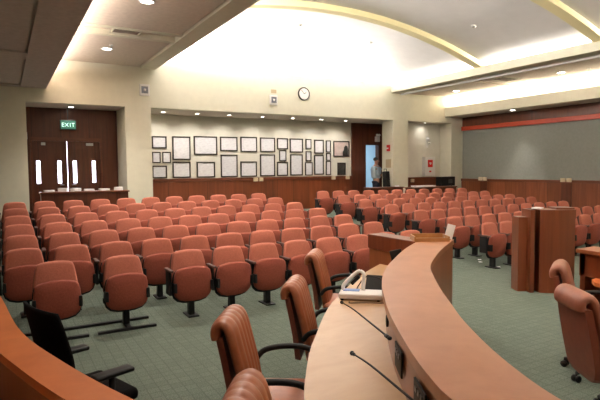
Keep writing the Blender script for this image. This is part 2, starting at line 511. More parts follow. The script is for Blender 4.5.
# vault
VX, VZ, VK = 6.9, 5.63, 0.0364
def vz(x): return VZ - VK*(x-VX)**2
bm = BM()
N = 40
xa, xb = 3.05, 12.15
a = []
for i in range(N+1):
    x = xa+(xb-xa)*i/N
    a.append([bm.verts.new((x, Y0, vz(x))), bm.verts.new((x, 15.0, vz(x))), bm.verts.new((x, 15.0, vz(x)+0.12)), bm.verts.new((x, Y0, vz(x)+0.12))])
for p, q in zip(a, a[1:]):
    for k in range(4):
        bm.faces.new((p[k], p[(k+1) % 4], q[(k+1) % 4], q[k]))
bm.faces.new(a[0]); bm.faces.new(a[-1][::-1])
struct('ceiling_vault', bm, M['vault'], 'shallow arched plaster vault over the seats', 'ceiling', True)
bm = BM()
box(bm, 2.9, 12.3, 14.9, 15.05, 4.5, 5.75)
box(bm, 3.0, 3.06, Y0, 15.0, 4.78, 5.1)
box(bm, 12.13, 12.2, Y0, 15.0, 4.4, 4.8)
box(bm, 3.64, 11.72, 14.24, 15.0, 4.60, 4.66)
struct('wall_vault', bm, M['vault'], 'end and side walls of the lit cove behind the header', 'wall')
ri = 0
for yc in (13.65, 10.25, 6.85, 3.45, 0.05, -3.35):
    bm = BM(); a = []
    hw = 0.13
    if yc == 13.65: continue
    for i in range(N+1):
        x = xa+0.1+(xb-xa-0.2)*i/N
        z = vz(x)
        a.append([bm.verts.new((x, yc-hw, z-0.13)), bm.verts.new((x, yc+hw, z-0.13)), bm.verts.new((x, yc+hw, z+0.03)), bm.verts.new((x, yc-hw, z+0.03))])
    for p, q in zip(a, a[1:]):
        for k in range(4):
            bm.faces.new((p[k], p[(k+1) % 4], q[(k+1) % 4], q[k]))
    bm.faces.new(a[0]); bm.faces.new(a[-1][::-1])
    struct('ceiling_rib' if ri == 0 else 'ceiling_rib.%03d' % ri, bm, M['rib'],
           ('pale yellow arched rib crossing the vault nearest the back wall', 'bright arched rib at the top right corner of the picture', 'arched vault rib above the lectern', 'arched vault rib above the camera', 'arched vault rib nearest the front wall')[ri], 'rib')
    ri += 1
# right side: fascia, flat ceiling, second cove, low soffit
bm = BM()
box(bm, 11.7, 11.78, Y0, 14.0, 4.46, 4.69)
box(bm, 11.78, 12.2, Y0, 14.0, 4.46, 4.53)
struct('ceiling_fascia', bm, M['plaster'], 'cream fascia along the right edge of the vault', 'fascia')
bm = BM()
box(bm, 12.2, 14.62, Y0, 14.0, 4.50, 4.6)
for y0, y1 in ((11.1, 13.97), (7.2, 9.9), (3.2, 6.0), (-0.8, 2.0)):
    box(bm, 12.2, 14.2, y0, y1, 4.46, 4.50)
struct('ceiling_side', bm, M['soffit'], 'flat tan ceiling right of the vault', 'ceiling')
bm = BM()
box(bm, 14.25, 14.33, Y0, 14.0, 3.74, 4.07)
box(bm, 14.33, 14.9, Y0, 14.0, 3.98, 4.03)
box(bm, 14.62, 14.70, Y0, 14.0, 4.03, 4.6)
struct('ceiling_drop', bm, M['plaster'], 'cream drop fascia in front of the lit side cove', 'fascia')
bm = BM(); box(bm, 14.33, XR, Y0, 14.0, 3.74, 3.80)
struct('ceiling_low', bm, M['soffit'], 'low flat soffit next to the right wall', 'ceiling')
bm = BM(); box(bm, 14.7, XR+.2, Y0, 14.25, 4.0, 4.76)
struct('ceiling_upper', bm, M['plaster'], 'plain bulkhead above the right wall', 'ceiling')

# ------------------------------------------------------------------ lamps
def area(name, loc, rot, sx, sy, p, c=(1, 0.86, 0.66)):
    L = bpy.data.lights.new(name, 'AREA'); L.shape = 'RECTANGLE'; L.size = sx; L.size_y = sy
    L.energy = p; L.color = c
    o = bpy.data.objects.new(name, L); o.location = loc; o.rotation_euler = rot
    link(o); return o
def spot(name, loc, p, ang=100, c=(1, 0.93, 0.83), r=0.06, blend=0.8, rot=(0, 0, 0)):
    L = bpy.data.lights.new(name, 'SPOT'); L.energy = p; L.spot_size = math.radians(ang); L.spot_blend = blend
    L.shadow_soft_size = r; L.color = c
    o = bpy.data.objects.new(name, L); o.location = loc; o.rotation_euler = rot
    link(o); return o
UP = (PI, 0, 0)
WARM = (1, 0.85, 0.66)
K = 1.0
area('cove_lamp', (7.7, 14.62, 4.70), UP, 7.8, 0.4, 330*K, (1, 0.93, 0.83))
area('cove_lamp', (11.95, 4.9, 4.60), (PI, -0.75, 0), 0.22, 18.0, 1100*K, (1, 0.93, 0.83))
area('cove_lamp', (3.34, 4.9, 4.83), (PI, 0.6, 0), 0.25, 18.0, 1200*K, (1, 0.93, 0.83))
area('cove_lamp', (14.50, 4.9, 4.06), UP, 0.18, 18.0, 190*K, (1, 0.90, 0.74))
area('cove_lamp', (0.75, 4.9, 4.15), (PI, 0.3, 0), 0.2, 18.0, 420*K, (1, 0.88, 0.78))
area('hall_lamp', (12.6, 17.2, 3.35), (0, 0, 0), 2.0, 2.0, 75, (0.8, 0.92, 1))

dl_n = 0
def downlight(x, y, z, p, label, ang=110, group=None, sz=0.085, c=(1, 0.93, 0.83), tilt=0.0):
    t = thing('downlight', label, 'downlight', (x, y, z), 0, group)
    bm = BM()
    n = 24
    rings = []
    for r, h in ((sz+0.03, 0.0), (sz+0.028, -0.012), (sz, -0.014), (sz-0.004, -0.001)):
        rings.append([bm.verts.new((r*math.cos(2*PI*i/n), r*math.sin(2*PI*i/n), h)) for i in range(n)])
    for a, b in zip(rings, rings[1:]):
        for i in range(n): bm.faces.new((a[i], a[(i+1) % n], b[(i+1) % n], b[i]))
    obj('trim_ring', bm, M['white'], t, True)
    bm = BM(); cyl(bm, (0, 0), sz-0.003, -0.010, -0.003, 24)
    obj('lens', bm, M['lens'], t)
    if p: spot('downlight_or_fill_lamp', (x, y, z-0.03), p, ang, c, rot=(tilt, 0, 0))
    return t
# visible downlights
downlight(2.13, 12.24, 4.575, 290, 'round downlight in the flat left ceiling nearest the back wall', sz=.1)
downlight(2.12, 8.55, 4.575, 290, 'round downlight at the top edge of the flat left ceiling', sz=.1)
downlight(13.45, 12.7, 4.46, 35, 'round downlight in the right flat ceiling nearest the back wall', sz=.1, ang=95)
downlight(13.45, 8.9, 4.46, 30, 'round downlight in the right flat ceiling above the lectern side', sz=.1, ang=95)
downlight(14.62, 11.35, 3.74, 120, 'round downlight in the low soffit by the red strip', ang=66)
for i, x in enumerate((4.06, 5.07, 6.08, 7.2, 8.3, 9.4, 10.4)):
    downlight(x, 14.85, HZ, 38, 'small downlight over the certificates, %s from the left' % ('first', 'second', 'third', 'fourth', 'fifth', 'sixth', 'seventh')[i], ang=120, group='downlights over the certificates', sz=.06, tilt=.35)
downlight(1.62, 14.7, HZ, 10, 'small downlight in the recess above the double doors', sz=.07)
downlight(13.6, 14.33, HZ, 8, 'small downlight in the ceiling of the alcove', sz=.05, ang=150)
# same rows of lamps carried on out of view, plus added fill spots
for y, p, q in ((4.7, 150, 30), (0.9, 45, 30), (-2.6, 40, 30)):
    spot('downlight_or_fill_lamp', (2.12, y, 4.54), p, 110)
    spot('downlight_or_fill_lamp', (13.45, y, 4.42), q, 110)
spot('downlight_or_fill_lamp', (-.3, 2.6, 3.84), 28, 100)  # added spot to brighten the left ledge, no fixture here
for y in (8.0, 4.7, 1.2):
    spot('downlight_or_fill_lamp', (14.62, y, 3.70), 120, 66)
for x, y, p in ((5.5, 8.6, 140), (9.5, 8.6, 30), (5.5, 5.2, 90), (9.5, 5.2, 20), (5.5, 1.7, 50), (9.5, 1.7, 30), (5.5, 11.4, 50), (9.5, 11.4, 30)):  # added fill for the seats, no fixtures in the vault
    spot('downlight_or_fill_lamp', (x, y, vz(x)-0.1), p, 105)

def vent(x0, x1, y0, y1, z, label, n=4):
    t = thing('ceiling_vent', label, 'vent', ((x0+x1)/2, (y0+y1)/2, z))
    hx, hy = (x1-x0)/2, (y1-y0)/2
    bm = BM()
    for a in ((-hx, hx, -hy, -hy+.03), (-hx, hx, hy-.03, hy), (-hx, -hx+.03, -hy, hy), (hx-.03, hx, -hy, hy)):
        box(bm, *a, -0.02, 0)
    obj('frame', bm, M['plaster'], t)
    bm = BM(); box(bm, -hx+.03, hx-.03, -hy+.03, hy-.03, -0.004, 0); obj('backing', bm, M['grille'], t)
    bm = BM()
    for i in range(n):
        y = -hy+.03+(i+.5)*(2*hy-.06)/n
        obox(bm, (0, y, -0.012), Vector((1, 0, 0)), Vector((0, .8, .6)), Vector((0, -.6, .8)), hx-.03, 0.018, 0.003)
    obj('louvre', bm, M['soffit'], t)
vent(1.95, 2.5, 10.45, 10.87, 4.605, 'louvred air vent between the left ceiling panels')
vent(12.75, 13.5, 10.2, 10.75, 4.50, 'louvred air vent in the right flat ceiling')
# small sprinkler escutcheons on the soffits and vault
def sprinkler(x, y, z, label):
    t = thing('sprinkler', label, 'sprinkler', (x, y, z))
    bm = BM(); cyl(bm, (0, 0), 0.045, -0.012, 0, 16); obj('escutcheon', bm, M['white'], t)
    bm = BM(); cyl(bm, (0, 0), 0.012, -0.06, -0.012, 10); cyl(bm, (0, 0), 0.028, -0.066, -0.06, 12); obj('head', bm, M['steel'], t)
sprinkler(2.15, 11.85, 4.575, 'small sprinkler head in front of the far left downlight')
sprinkler(2.15, 8.2, 4.575, 'small sprinkler head beside the near left downlight')
sprinkler(13.6, 8.2, 4.46, 'small sprinkler head in the right flat ceiling')
def smoke(x, y, label):
    t = thing('smoke_detector', label, 'smoke detector', (x, y, vz(x)-.002))
    bm = BM(); cyl(bm, (0, 0), 0.06, -0.02, 0.01, 20); obj('base', bm, M['white'], t)
    bm = BM(); cyl(bm, (0, 0), 0.03, -0.045, -0.02, 16, 0.045); obj('head', bm, M['steel'], t)
smoke(10.0, 8.9, 'small round detector on the grey vault between the two ribs')
smoke(6.9, 11.9, 'small round detector on the glowing vault above the clock')
smoke(9.2, 11.9, 'small round detector on the glowing vault near the right cove')

# ------------------------------------------------------------------ things on the back wall
c = thing('wall_clock', 'round white wall clock with a dark rim on the header', 'clock', (8.21, 13.985, 4.19))
bm = BM(); n = 32
rings = []
for r, y in ((0.205, 0.01), (0.205, -0.03), (0.19, -0.04), (0.172, -0.028)):
    rings.append([bm.verts.new((r*math.cos(2*PI*i/n), y, r*math.sin(2*PI*i/n))) for i in range(n)])
for a, b in zip(rings, rings[1:]):
    for i in range(n): bm.faces.new((a[i], a[(i+1) % n], b[(i+1) % n], b[i]))
obj('rim', bm, M['frame'], c, True)
bm = BM(); bm.faces.new([bm.verts.new((0.18*math.cos(2*PI*i/n), -0.022, 0.18*math.sin(2*PI*i/n))) for i in range(n)])
obj('face', bm, M['clockface'], c)
for ang, l, w in ((60, 0.09, 0.008), (-40, 0.14, 0.006)):
    bm = BM(); a = math.radians(ang)
    obox(bm, (math.sin(a)*l/2, -0.027, math.cos(a)*l/2), Vector((math.cos(a), 0, -math.sin(a))), Vector((0, 1, 0)), Vector((math.sin(a), 0, math.cos(a))), w, 0.002, l/2)
    obj('hand', bm, M['black'], c)

def strobe(x, z, label):
    t = thing('alarm_strobe', label, 'alarm', (x, 13.995, z))
    bm = BM(); box(bm, -0.13, 0.13, -0.05, 0.004, -0.15, 0.15, 0.012); obj('housing', bm, M['white'], t)
    bm = BM(); box(bm, -0.085, 0.085, -0.062, -0.05, -0.09, 0.09); obj('grille', bm, M['bluegrey'], t)
    bm = BM(); ball(bm, (0.0, -0.066, 0.0), 0.035, (1, .5, 1)); obj('lens', bm, M['white'], t, True)
strobe(3.34, 3.98, 'square white alarm strobe on the pillar left of the certificates')
strobe(7.15, 3.94, 'square white alarm strobe on the header beside the clock')
t = thing('wall_plate', 'small tan wall plate above the strobe near the clock', 'plate', (7.17, 13.995, 4.20))
bm = BM(); box(bm, -0.09, 0.09, -0.012, 0.004, -0.055, 0.055, 0.004); obj('plate', bm, M['tan'], t)

e = thing('exit_sign', 'green lit exit sign hanging above the double doors', 'sign', (1.56, 14.95, 3.08))
bm = BM(); box(bm, -0.20, 0.20, -0.03, 0.03, -0.13, 0.13, 0.01); obj('housing', bm, M['frame'], e)
bm = BM(); box(bm, -0.185, 0.185, -0.036, -0.03, -0.11, 0.11); obj('face', bm, M['exit'], e)
bm = BM(); box(bm, -0.01, 0.01, -0.01, 0.01, 0.13, 0.45); obj('stem', bm, M['frame'], e)
bm = BM()
for gx, bars_ in ((-.12, ((-.03, -.018, -.05, .05), (-.018, .03, .038, .05), (-.018, .025, -.006, .006), (-.018, .03, -.05, -.038))),
                  (.05, ((-.006, .006, -.05, .05),)), (.12, ((-.035, .035, .038, .05), (-.006, .006, -.05, .038)))):
    for a, b, c_, d_ in bars_: box(bm, gx+a, gx+b, -.040, -.036, c_, d_)
for sg in (-1, 1):
    obox(bm, (-.035, -.038, 0), Vector((.5*sg*1.7, 0, 1)).normalized(), Vector((0, 1, 0)), Vector((-1, 0, .5*sg*1.7)).normalized(), .062, .002, .006)
obj('lettering', bm, M['exitletter'], e)

# framed certificates: pixel frame of the photograph turned into wall metres
FR = [
 'small landscape framed certificate at the upper left corner of the display',
 'tiny framed certificate at the far left of the middle row',
 'tiny framed certificate second from left in the middle row',
 'small landscape framed certificate at the lower left corner of the display',
 'tall framed certificate second from left in the top row',
 'landscape framed certificate second from left in the bottom row',
 'widest landscape framed certificate in the top row',
 'landscape framed certificate below the widest one',
 'landscape framed certificate just right of the widest one in the top row',
 'tall framed certificate in the lower row, right of the one below the widest',
 'landscape framed certificate in the top row, second to the right of the widest',
 'landscape framed certificate in the bottom row, just above the pair of ivory boxes',
 'landscape framed certificate straight below the alarm strobe, upper of its pair',
 'tall framed certificate straight below the alarm strobe, lower of its pair',
 'small framed certificate topmost of the narrow stack between strobe and clock',
 'tiny framed certificate in the middle of the narrow stack between strobe and clock',
 'small framed certificate lowest of the narrow stack between strobe and clock',
 'landscape framed certificate below the left side of the clock, upper of its pair',
 'tall framed certificate below the left side of the clock, lower of its pair',
 'tiny framed certificate topmost of the narrow column straight below the clock',
 'tiny framed certificate in the middle of the narrow column below the clock',
 'small upright framed certificate lowest of the narrow column below the clock',
 'upright framed certificate right of the clock column, upper of the last large pair',
 'tall framed certificate right of the clock column, lower of the last large pair',
 'narrow framed certificate topmost of the thin column beside the pink picture',
 'tiny framed certificate in the middle of the thin column beside the pink picture',
 'narrow framed certificate lowest of the thin column left of the dark plaque',
 'framed pink picture with a dark figure at the right end',
 'small dark plaque under the pink picture',
]
FRAME_PX = [(151.6,136,166.8,148.6),(152,151.8,160.8,163),(162.2,151.8,171,163),(152,165.6,167.2,178.2),(172,136.2,190.8,160),(172.4,161.8,190.8,177.8),(193.6,136,217.4,155),(196.6,161.8,215.2,177.4),(220,136.6,237.6,151.2),(220.6,154.6,237.8,177),(240.4,136.6,257.2,152.2),(240.4,161.4,257,176.6),(260,137.4,275.2,152.2),(260,154.2,275.2,176.2),(277,138,288,149.4),(279.2,150.2,286.4,161),(277,161.8,288,175.8),(289.8,138.4,303,152.6),(290.2,154.2,302.8,175.4),(305.6,139,311.4,149),(305.8,151,311.4,161),(305.2,162.2,312.6,175.4),(314.2,139.6,323.8,153.6),(314.2,155,323.8,174.6),(326,140.4,330.8,152.4),(326.2,153,330.8,160.6),(326,161,331,175),(333.4,140.8,349.4,156.8),(337.6,162.6,345.6,175)]
# measured wall rectangles (x0, x1, z0, z1) of those frames
F_, YAW, PIT, ROL = 517.0, math.radians(29.91), math.radians(3.45), math.radians(-0.504)
fw = Vector((math.sin(YAW)*math.cos(PIT), math.cos(YAW)*math.cos(PIT), -math.sin(PIT)))
rt = Vector((math.cos(YAW), -math.sin(YAW), 0)); up = rt.cross(fw)
rt, up = rt*math.cos(ROL)+up*math.sin(ROL), -rt*math.sin(ROL)+up*math.cos(ROL)
EYE = Vector((0, 0, 1.87))
def wallpt(x, y, Y):
    d = fw+rt*((x-300)/F_)-up*((y-200)/F_)
    return EYE+d*(Y/d.y)
RECT = []
for a, b, c2, d2 in FRAME_PX:
    p = wallpt(a, b, 15.58); q = wallpt(c2, d2, 15.58)
    RECT.append((p.x, q.x, q.z, p.z))
for i, (x0, x1, z0, z1) in enumerate(RECT):
    lab = FR[i]
    cat = 'picture frame' if i < 28 else 'plaque'
    t = thing('picture_frame' if i < 28 else 'wall_plaque', lab, cat, ((x0+x1)/2, 15.6, (z0+z1)/2), 0, 'framed certificates on the display wall')
    hx, hz = (x1-x0)/2, (z1-z0)/2
    w = 0.04 if hx > 0.15 else 0.032
    bm = BM()
    box(bm, -hx, hx, -0.03, 0, hz-w, hz); box(bm, -hx, hx, -0.03, 0, -hz, -hz+w)
    box(bm, -hx, -hx+w, -0.03, 0, -hz+w, hz-w); box(bm, hx-w, hx, -0.03, 0, -hz+w, hz-w)
    obj('frame', bm, M['frame'], t)
    bm = BM(); box(bm, -hx+w, hx-w, -0.016, 0, -hz+w, hz-w)
    obj('print', bm, M['darkprint'] if i == 28 else M['pinkprint'] if i == 27 else M['print'] if i % 3 else M['print2'], t)
    if i == 27:
        bm = BM()
        pts = [(0.06, -hz+w), (hx-w-.01, -hz+w), (hx-w-.01, -.02), (hx-w-.04, .09), (hx-w-.12, .13), (hx-w-.19, .07), (hx-w-.2, -.03), (.05, -.1)]
        f = bm.faces.new([bm.verts.new((u, -0.0175, v)) for u, v in pts])
        obj('printed_figure', bm, M['darkprint'], t)

def plates(x, y, z, label, axis='x', n=2):
    t = thing('outlet_plate', label, 'outlet', (x, y, z))
    for k in range(n):
        bm = BM()
        o = (k-(n-1)/2)*0.2
        if axis == 'x': box(bm, o-.075, o+.075, -0.05, 0, -.06, .06, 0.006)
        else: box(bm, -0.05, 0, o-.075, o+.075, -.06, .06, 0.006)
        obj('plate', bm, M['offwhite'], t)
plates(7.33, 15.51, 1.53, 'pair of ivory boxes on the wainscot rail under the certificates')
plates(10.30, 15.51, 1.54, 'ivory box on the wainscot rail under the pink picture', n=1)
plates(10.92, 15.51, 1.54, 'ivory box on the wainscot rail beside the dark wood wall', n=1)
plates(13.13, 14.51, 1.40, 'ivory box on the alcove wainscot', n=1)
plates(XR-.08, 12.95, 1.45, 'pair of ivory boxes on the right rail near the far corner', 'y')
plates(XR-.08, 9.75, 1.45, 'pair of ivory boxes on the right rail behind the lectern', 'y')

# alcove fittings
t = thing('defibrillator_cabinet', 'white wall cabinet with a red emblem in the alcove', 'cabinet', (13.95, 14.58, 1.92))
bm = BM(); box(bm, -0.27, 0.27, -0.16, 0, -0.36, 0.36, 0.015); obj('body', bm, M['white'], t)
bm = BM(); box(bm, -0.12, 0.12, -0.168, -0.16, -0.03, 0.24); obj('emblem', bm, M['red'], t)
bm = BM()
for s in (-1, 1): ball(bm, (s*0.025, -0.17, 0.12), 0.032, (1, .15, 1))
vs = [bm.verts.new((u, -0.172, v)) for u, v in ((-.054, .108), (0, .05), (.054, .108))]; bm.faces.new(vs)
obj('heart', bm, M['white'], t)
bm = BM(); box(bm, -0.05, 0.05, -0.168, -0.16, -0.22, -0.16); obj('badge', bm, M['red'], t)
t = thing('wall_sconce', 'small white fitting on the alcove wall above the cabinet', 'fitting', (13.93, 14.58, 2.82))
bm = BM(); box(bm, -0.05, 0.05, -0.03, 0, -0.2, 0.2, 0.01); obj('back_plate', bm, M['white'], t)
bm = BM(); ball(bm, (-0.0, -0.07, 0.12), 0.06); ball(bm, (0.06, -0.07, -0.02), 0.05); obj('lamp_head', bm, M['white'], t, True)
# pillar left of alcove: pull station, plate, emergency light
t = thing('fire_alarm_pull', 'small red fire alarm pull on the pillar beside the doorway', 'alarm', (11.80, 14.22, 2.57), -PI/2)
bm = BM(); box(bm, -0.07, 0.07, -0.06, 0, -0.11, 0.11, 0.012); obj('body', bm, M['red'], t)
bm = BM(); box(bm, -0.045, 0.045, -0.075, -0.06, -0.03, 0.01); obj('lever', bm, M['white'], t)
t = thing('switch_plate', 'tan square plate on the pillar right of the man', 'plate', (11.80, 14.24, 2.03), -PI/2)
bm = BM(); box(bm, -0.14, 0.14, -0.02, 0, -0.15, 0.15, 0.008); obj('plate', bm, M['tan'], t)
t = thing('emergency_light', 'white emergency light high beside the doorway', 'light', (12.30, 15.55, 3.0))
bm = BM(); box(bm, -0.09, 0.09, -0.1, 0, -0.14, 0.06, 0.015); obj('housing', bm, M['white'], t)
bm = BM(); ball(bm, (-0.05, -0.1, 0.11), 0.05); ball(bm, (0.05, -0.1, 0.11), 0.05); obj('lamp_head', bm, M['white'], t, True)
t = thing('wall_switch', 'tiny white switch on the pillar left of the double doors', 'switch', (0.55, 14.6, 2.75), PI/2)
bm = BM(); box(bm, -0.06, 0.06, -0.03, 0, -0.09, 0.09, 0.008); obj('plate', bm, M['white'], t)

# ------------------------------------------------------------------ counters behind the last row, with papers
def counter(x0, x1, y, h, label):
    t = thing('counter', label, 'counter', ((x0+x1)/2, y, fz(y)))
    hx = (x1-x0)/2
    h -= fz(y)
    bm = BM(); box(bm, -hx, hx, -0.2, 0.2, h-0.04, h, 0.008); obj('top', bm, M['trimwood'], t)
    bm = BM(); box(bm, -hx+.03, hx-.03, -0.17, -0.14, 0.0, h-0.04); obj('front_panel', bm, M['darkwood'], t)
    for s in (-1, 1):
        bm = BM(); box(bm, s*(hx-.05)-.02, s*(hx-.05)+.02, -0.14, 0.18, 0, h-.04); obj('side_panel', bm, M['darkwood'], t)
    return (x0, x1, y, h+fz(y))
cA = counter(0.74, 2.76, 13.55, 1.375, 'dark wood counter in front of the double doors')
cB = counter(10.3, 11.75, 13.55, 1.24, 'dark wood counter in front of the man')
cC = counter(12.1, 14.25, 13.55, 1.20, 'dark wood counter in front of the alcove')
def papers(x, y, z, w, d, h, rz, label, name='paper_stack', mat='paper'):
    bm = BM(); n = max(1, int(h/0.012))
    for k in range(n):
        t = bmesh.new(); box(t, -w/2, w/2, -d/2, d/2, k*h/n, (k+1)*h/n-0.001)
        merge(bm, t, Matrix.Rotation(random.uniform(-.12, .12), 4, 'Z'))
    o = obj(name, bm, M[mat]); o.location = (x, y, z+0.001); o.rotation_euler = (0, 0, rz)
    return tag(o, label, 'papers')
zA = 1.376
for x, w, h, rz, lab in ((0.95, .22, .045, .1, 'flat white papers at the left end of the entrance counter'),
                         (1.25, .19, .085, -.3, 'small heap of white leaflets second from the left on the entrance counter'),
                         (1.53, .19, .08, .4, 'heap of white leaflets below the gap of the double doors'),
                         (1.83, .22, .05, .0, 'white papers right of the door gap on the entrance counter'),
                         (2.18, .22, .05, .2, 'white papers towards the right end of the entrance counter'),
                         (2.52, .20, .08, -.2, 'heap of leaflets at the right end of the entrance counter')):
    papers(x, 13.50, zA, w, .17, h, rz, lab)
papers(12.75, 13.5, 1.201, .9, .26, .05, 0.0, 'long row of white papers on the alcove counter')
t = thing('equipment_box', 'black equipment box on the alcove counter', 'equipment', (13.93, 13.62, 1.202))
bm = BM(); box(bm, -.36, .36, -.12, .12, 0.01, .34, .012); obj('body', bm, M['black'], t)
bm = BM(); box(bm, .02, .22, -.128, -.12, .10, .24); obj('panel', bm, M['darkprint'], t)
for s in (-1, 1):
    bm = BM(); cyl(bm, (s*.3, 0), .02, 0, .012, 10); obj('foot', bm, M['black'], t)
papers(11.55, 13.5, 1.241, .12, .1, .05, .3, 'small white card on the counter beside the man')

# black upright case beside the man
t = thing('rolling_case', 'tall black upright case standing right of the man', 'case', (11.60, 14.12, FB), 0.1)
bm = BM()
obox(bm, (0.02, 0, .68), Vector((1, 0, 0.08)).normalized(), Vector((0, 1, 0)), Vector((-0.08, 0, 1)).normalized(), .10, .09, .60, .02)
obj('body', bm, M['black'], t)
bm = BM(); tube(bm, [(-.05, -.06, 1.27), (-.055, -.06, 1.36), (-.055, .06, 1.36), (-.05, .06, 1.27)], .012); obj('handle', bm, M['blackmetal'], t)
for s in (-1, 1):
    bm = BM(); tube(bm, [(s*.07+.05, -.08, .045), (s*.07+.05, .08, .045)], .045, 14); obj('wheel', bm, M['black'], t)

# ------------------------------------------------------------------ auditorium seats
def H(h): return mirror_outline(h)
BACK = H([(0, -.02), (.12, -.02), (.215, -.012), (.238, .02), (.238, .08), (.229, .18), (.215, .28), (.202, .345), (.186, .385), (.15, .402), (.09, .411), (0, .416)])
SEAT = H([(0, 0), (.10, .006), (.18, .03), (.226, .075), (.243, .13), (.246, .22), (.238, .33), (.222, .392), (.190, .420), (.13, .435), (.06, .444), (0, .446)])
def back_xf(u, v, d): return (u, -0.095+v*0.215-d, 0.43+v*0.985-0.2*d+0.0)
def seat_xf(u, v, d): return (u, -0.185-v*0.10-d, 0.205+v)
def shell_xf(u, v, d): return (u*1.02, -0.055+v*0.215-d*.5, 0.40+v*1.0)
def make_meshes():
    ms = {}
    def keep(key, bm, mat, smooth):
        o = obj(key, bm, mat, None, smooth)
        ms[key] = o.data
        bpy.data.objects.remove(o)
    bm = BM(); pad(bm, BACK, .06, .012, back_xf); keep('backrest', bm, M['fabric'], True)
    bm = BM(); pad(bm, BACK, .03, .002, shell_xf); keep('back_shell', bm, M['shell'], True)
    bm = BM(); pad(bm, SEAT, .075, .03, seat_xf, .93); keep('seat', bm, M['fabric_shaded'], True)
    bm = BM(); pad(bm, [(u*1.045, (v-.2)*1.05+.183) for u, v in SEAT], .03, .0, lambda u, v, d: (u, -0.155-v*.10-d, .197+v)); keep('seat_pan', bm, M['black'], True)
    bm = BM(); box(bm, -.018, .018, -.305, -.17, .34, .46, .006); keep('hinge_bracket', bm, M['black'], False)
    bm = BM(); box(bm, -.025, .025, -.30, -.02, .60, .63, .01); keep('arm_pad', bm, M['armpad'], False)
    bm = BM(); box(bm, -.016, .016, -.22, -.06, .30, .60, .004); keep('arm_support', bm, M['blackmetal'], False)
    bm = BM(); box(bm, -.035, .035, -.19, -.09, .015, .36, .008); box(bm, -.26, .26, -.165, -.125, .30, .36, .004); keep('pedestal', bm, M['blackmetal'], False)
    bm = BM(); box(bm, -.07, .07, -.27, -.01, 0.0, .018, .004); keep('foot', bm, M['blackmetal'], False)
    bm = BM(); box(bm, -.50, .30, -.02, .03, 0.0, .03, .004); box(bm, -.36, .30, -.40, -.35, 0.0, .03, .004); box(bm, -.03, .03, -.36, -.01, 0.0, .025, .004); keep('floor_rail', bm, M['blackmetal'], False)
    return ms
MS = make_meshes()
def part(key, parent, loc=(0, 0, 0), name=None):
    o = bpy.data.objects.new(name or key, MS[key]); link(o, parent); o.location = loc
    return o
def seat_proto(name, first, free):
    t = thing(name, 'x', 'seat')
    for k in ('back_shell', 'backrest', 'seat_pan', 'seat', 'pedestal'): part(k, t)
    part('floor_rail' if free else 'foot', t)
    part('hinge_bracket', t, (-.235, 0, 0)); part('hinge_bracket', t, (.235, 0, 0))
    if not free:
        a = part('arm_support', t, (.28, 0, 0)); part('arm_pad', a)
        if first:
            a = part('arm_support', t, (-.28, 0, 0)); part('arm_pad', a)
    return t
protos = {'end': seat_proto('auditorium_seat', True, False), 'mid': seat_proto('auditorium_seat', False, False), 'free': seat_proto('auditorium_seat', False, True)}
used = set()
def copy_tree(o, parent=None):
    c = o.copy(); COL.objects.link(c); c.parent = parent
    for ch in list(o.children): copy_tree(ch, c)
    return c
def put(kind, x, y, rz, label, group):
    p = protos[kind]
    o = p if kind not in used else copy_tree(p)
    used.add(kind)
    o.location = (x, y, fz(y)-0.004 if False else fz(y-.14)); o.rotation_euler = (0, 0, rz)
    # stay true to the measured height of the seat tops
    tag(o, label, 'seat', group)
    return o
ORD = ['first', 'second', 'third', 'fourth', 'fifth', 'sixth', 'seventh', 'eighth', 'ninth', 'tenth', 'eleventh', 'twelfth']
ROWN = ['front', 'second', 'third', 'fourth', 'fifth', 'sixth', 'back']
ROWY = [6.56, 7.49, 8.45, 9.42, 10.38, 11.35, 12.32]
random.seed(3)
def jit(): return random.uniform(-.02, .02)
ax = [.49, 1.24, 2.05, 2.61, 3.14, 3.68, 4.23, 4.78, 5.32, 5.86]
for j, x in enumerate(ax):
    free = j < 2
    lab = ('separate folding seat on floor rails, %s of the two left of the front row' % ('outer', 'inner')[j]) if free else \
          'red folding seat, left block, front row, %s from the two on floor rails' % ORD[j-2]
    put('free' if free else ('end' if j in (2,) else 'mid'), x, 6.55, jit(), lab, 'folding seats in the left block')
for r in range(1, 7):
    for j in range(11):
        x = 0.206+.0+.563*j
        put('end' if j == 0 else 'mid', x, ROWY[r]+(.01*j if r > 3 else 0.006*j)-.03, jit(),
            'red folding seat, left block, %s row, %s from its left end' % (ROWN[r], ORD[j]), 'folding seats in the left block')
for r in range(0, 7):
    for j in range(11):
        x = 7.86+.506*j
        y = [6.63, 7.49, 8.45, 9.41, 10.42, 11.36, 12.40][r]
        if r == 4: y -= .05*min(j, 6)
        if r == 5: y -= .04*min(j, 8)
        if r == 6: y -= .045*j
        put('end' if j == 0 else 'mid', x, y, jit()-(.05 if r > 3 else 0),
            'red folding seat, right block, %s row, %s from its left end' % (ROWN[r], ORD[j]), 'folding seats in the right block').scale = (.9, 1, 1)
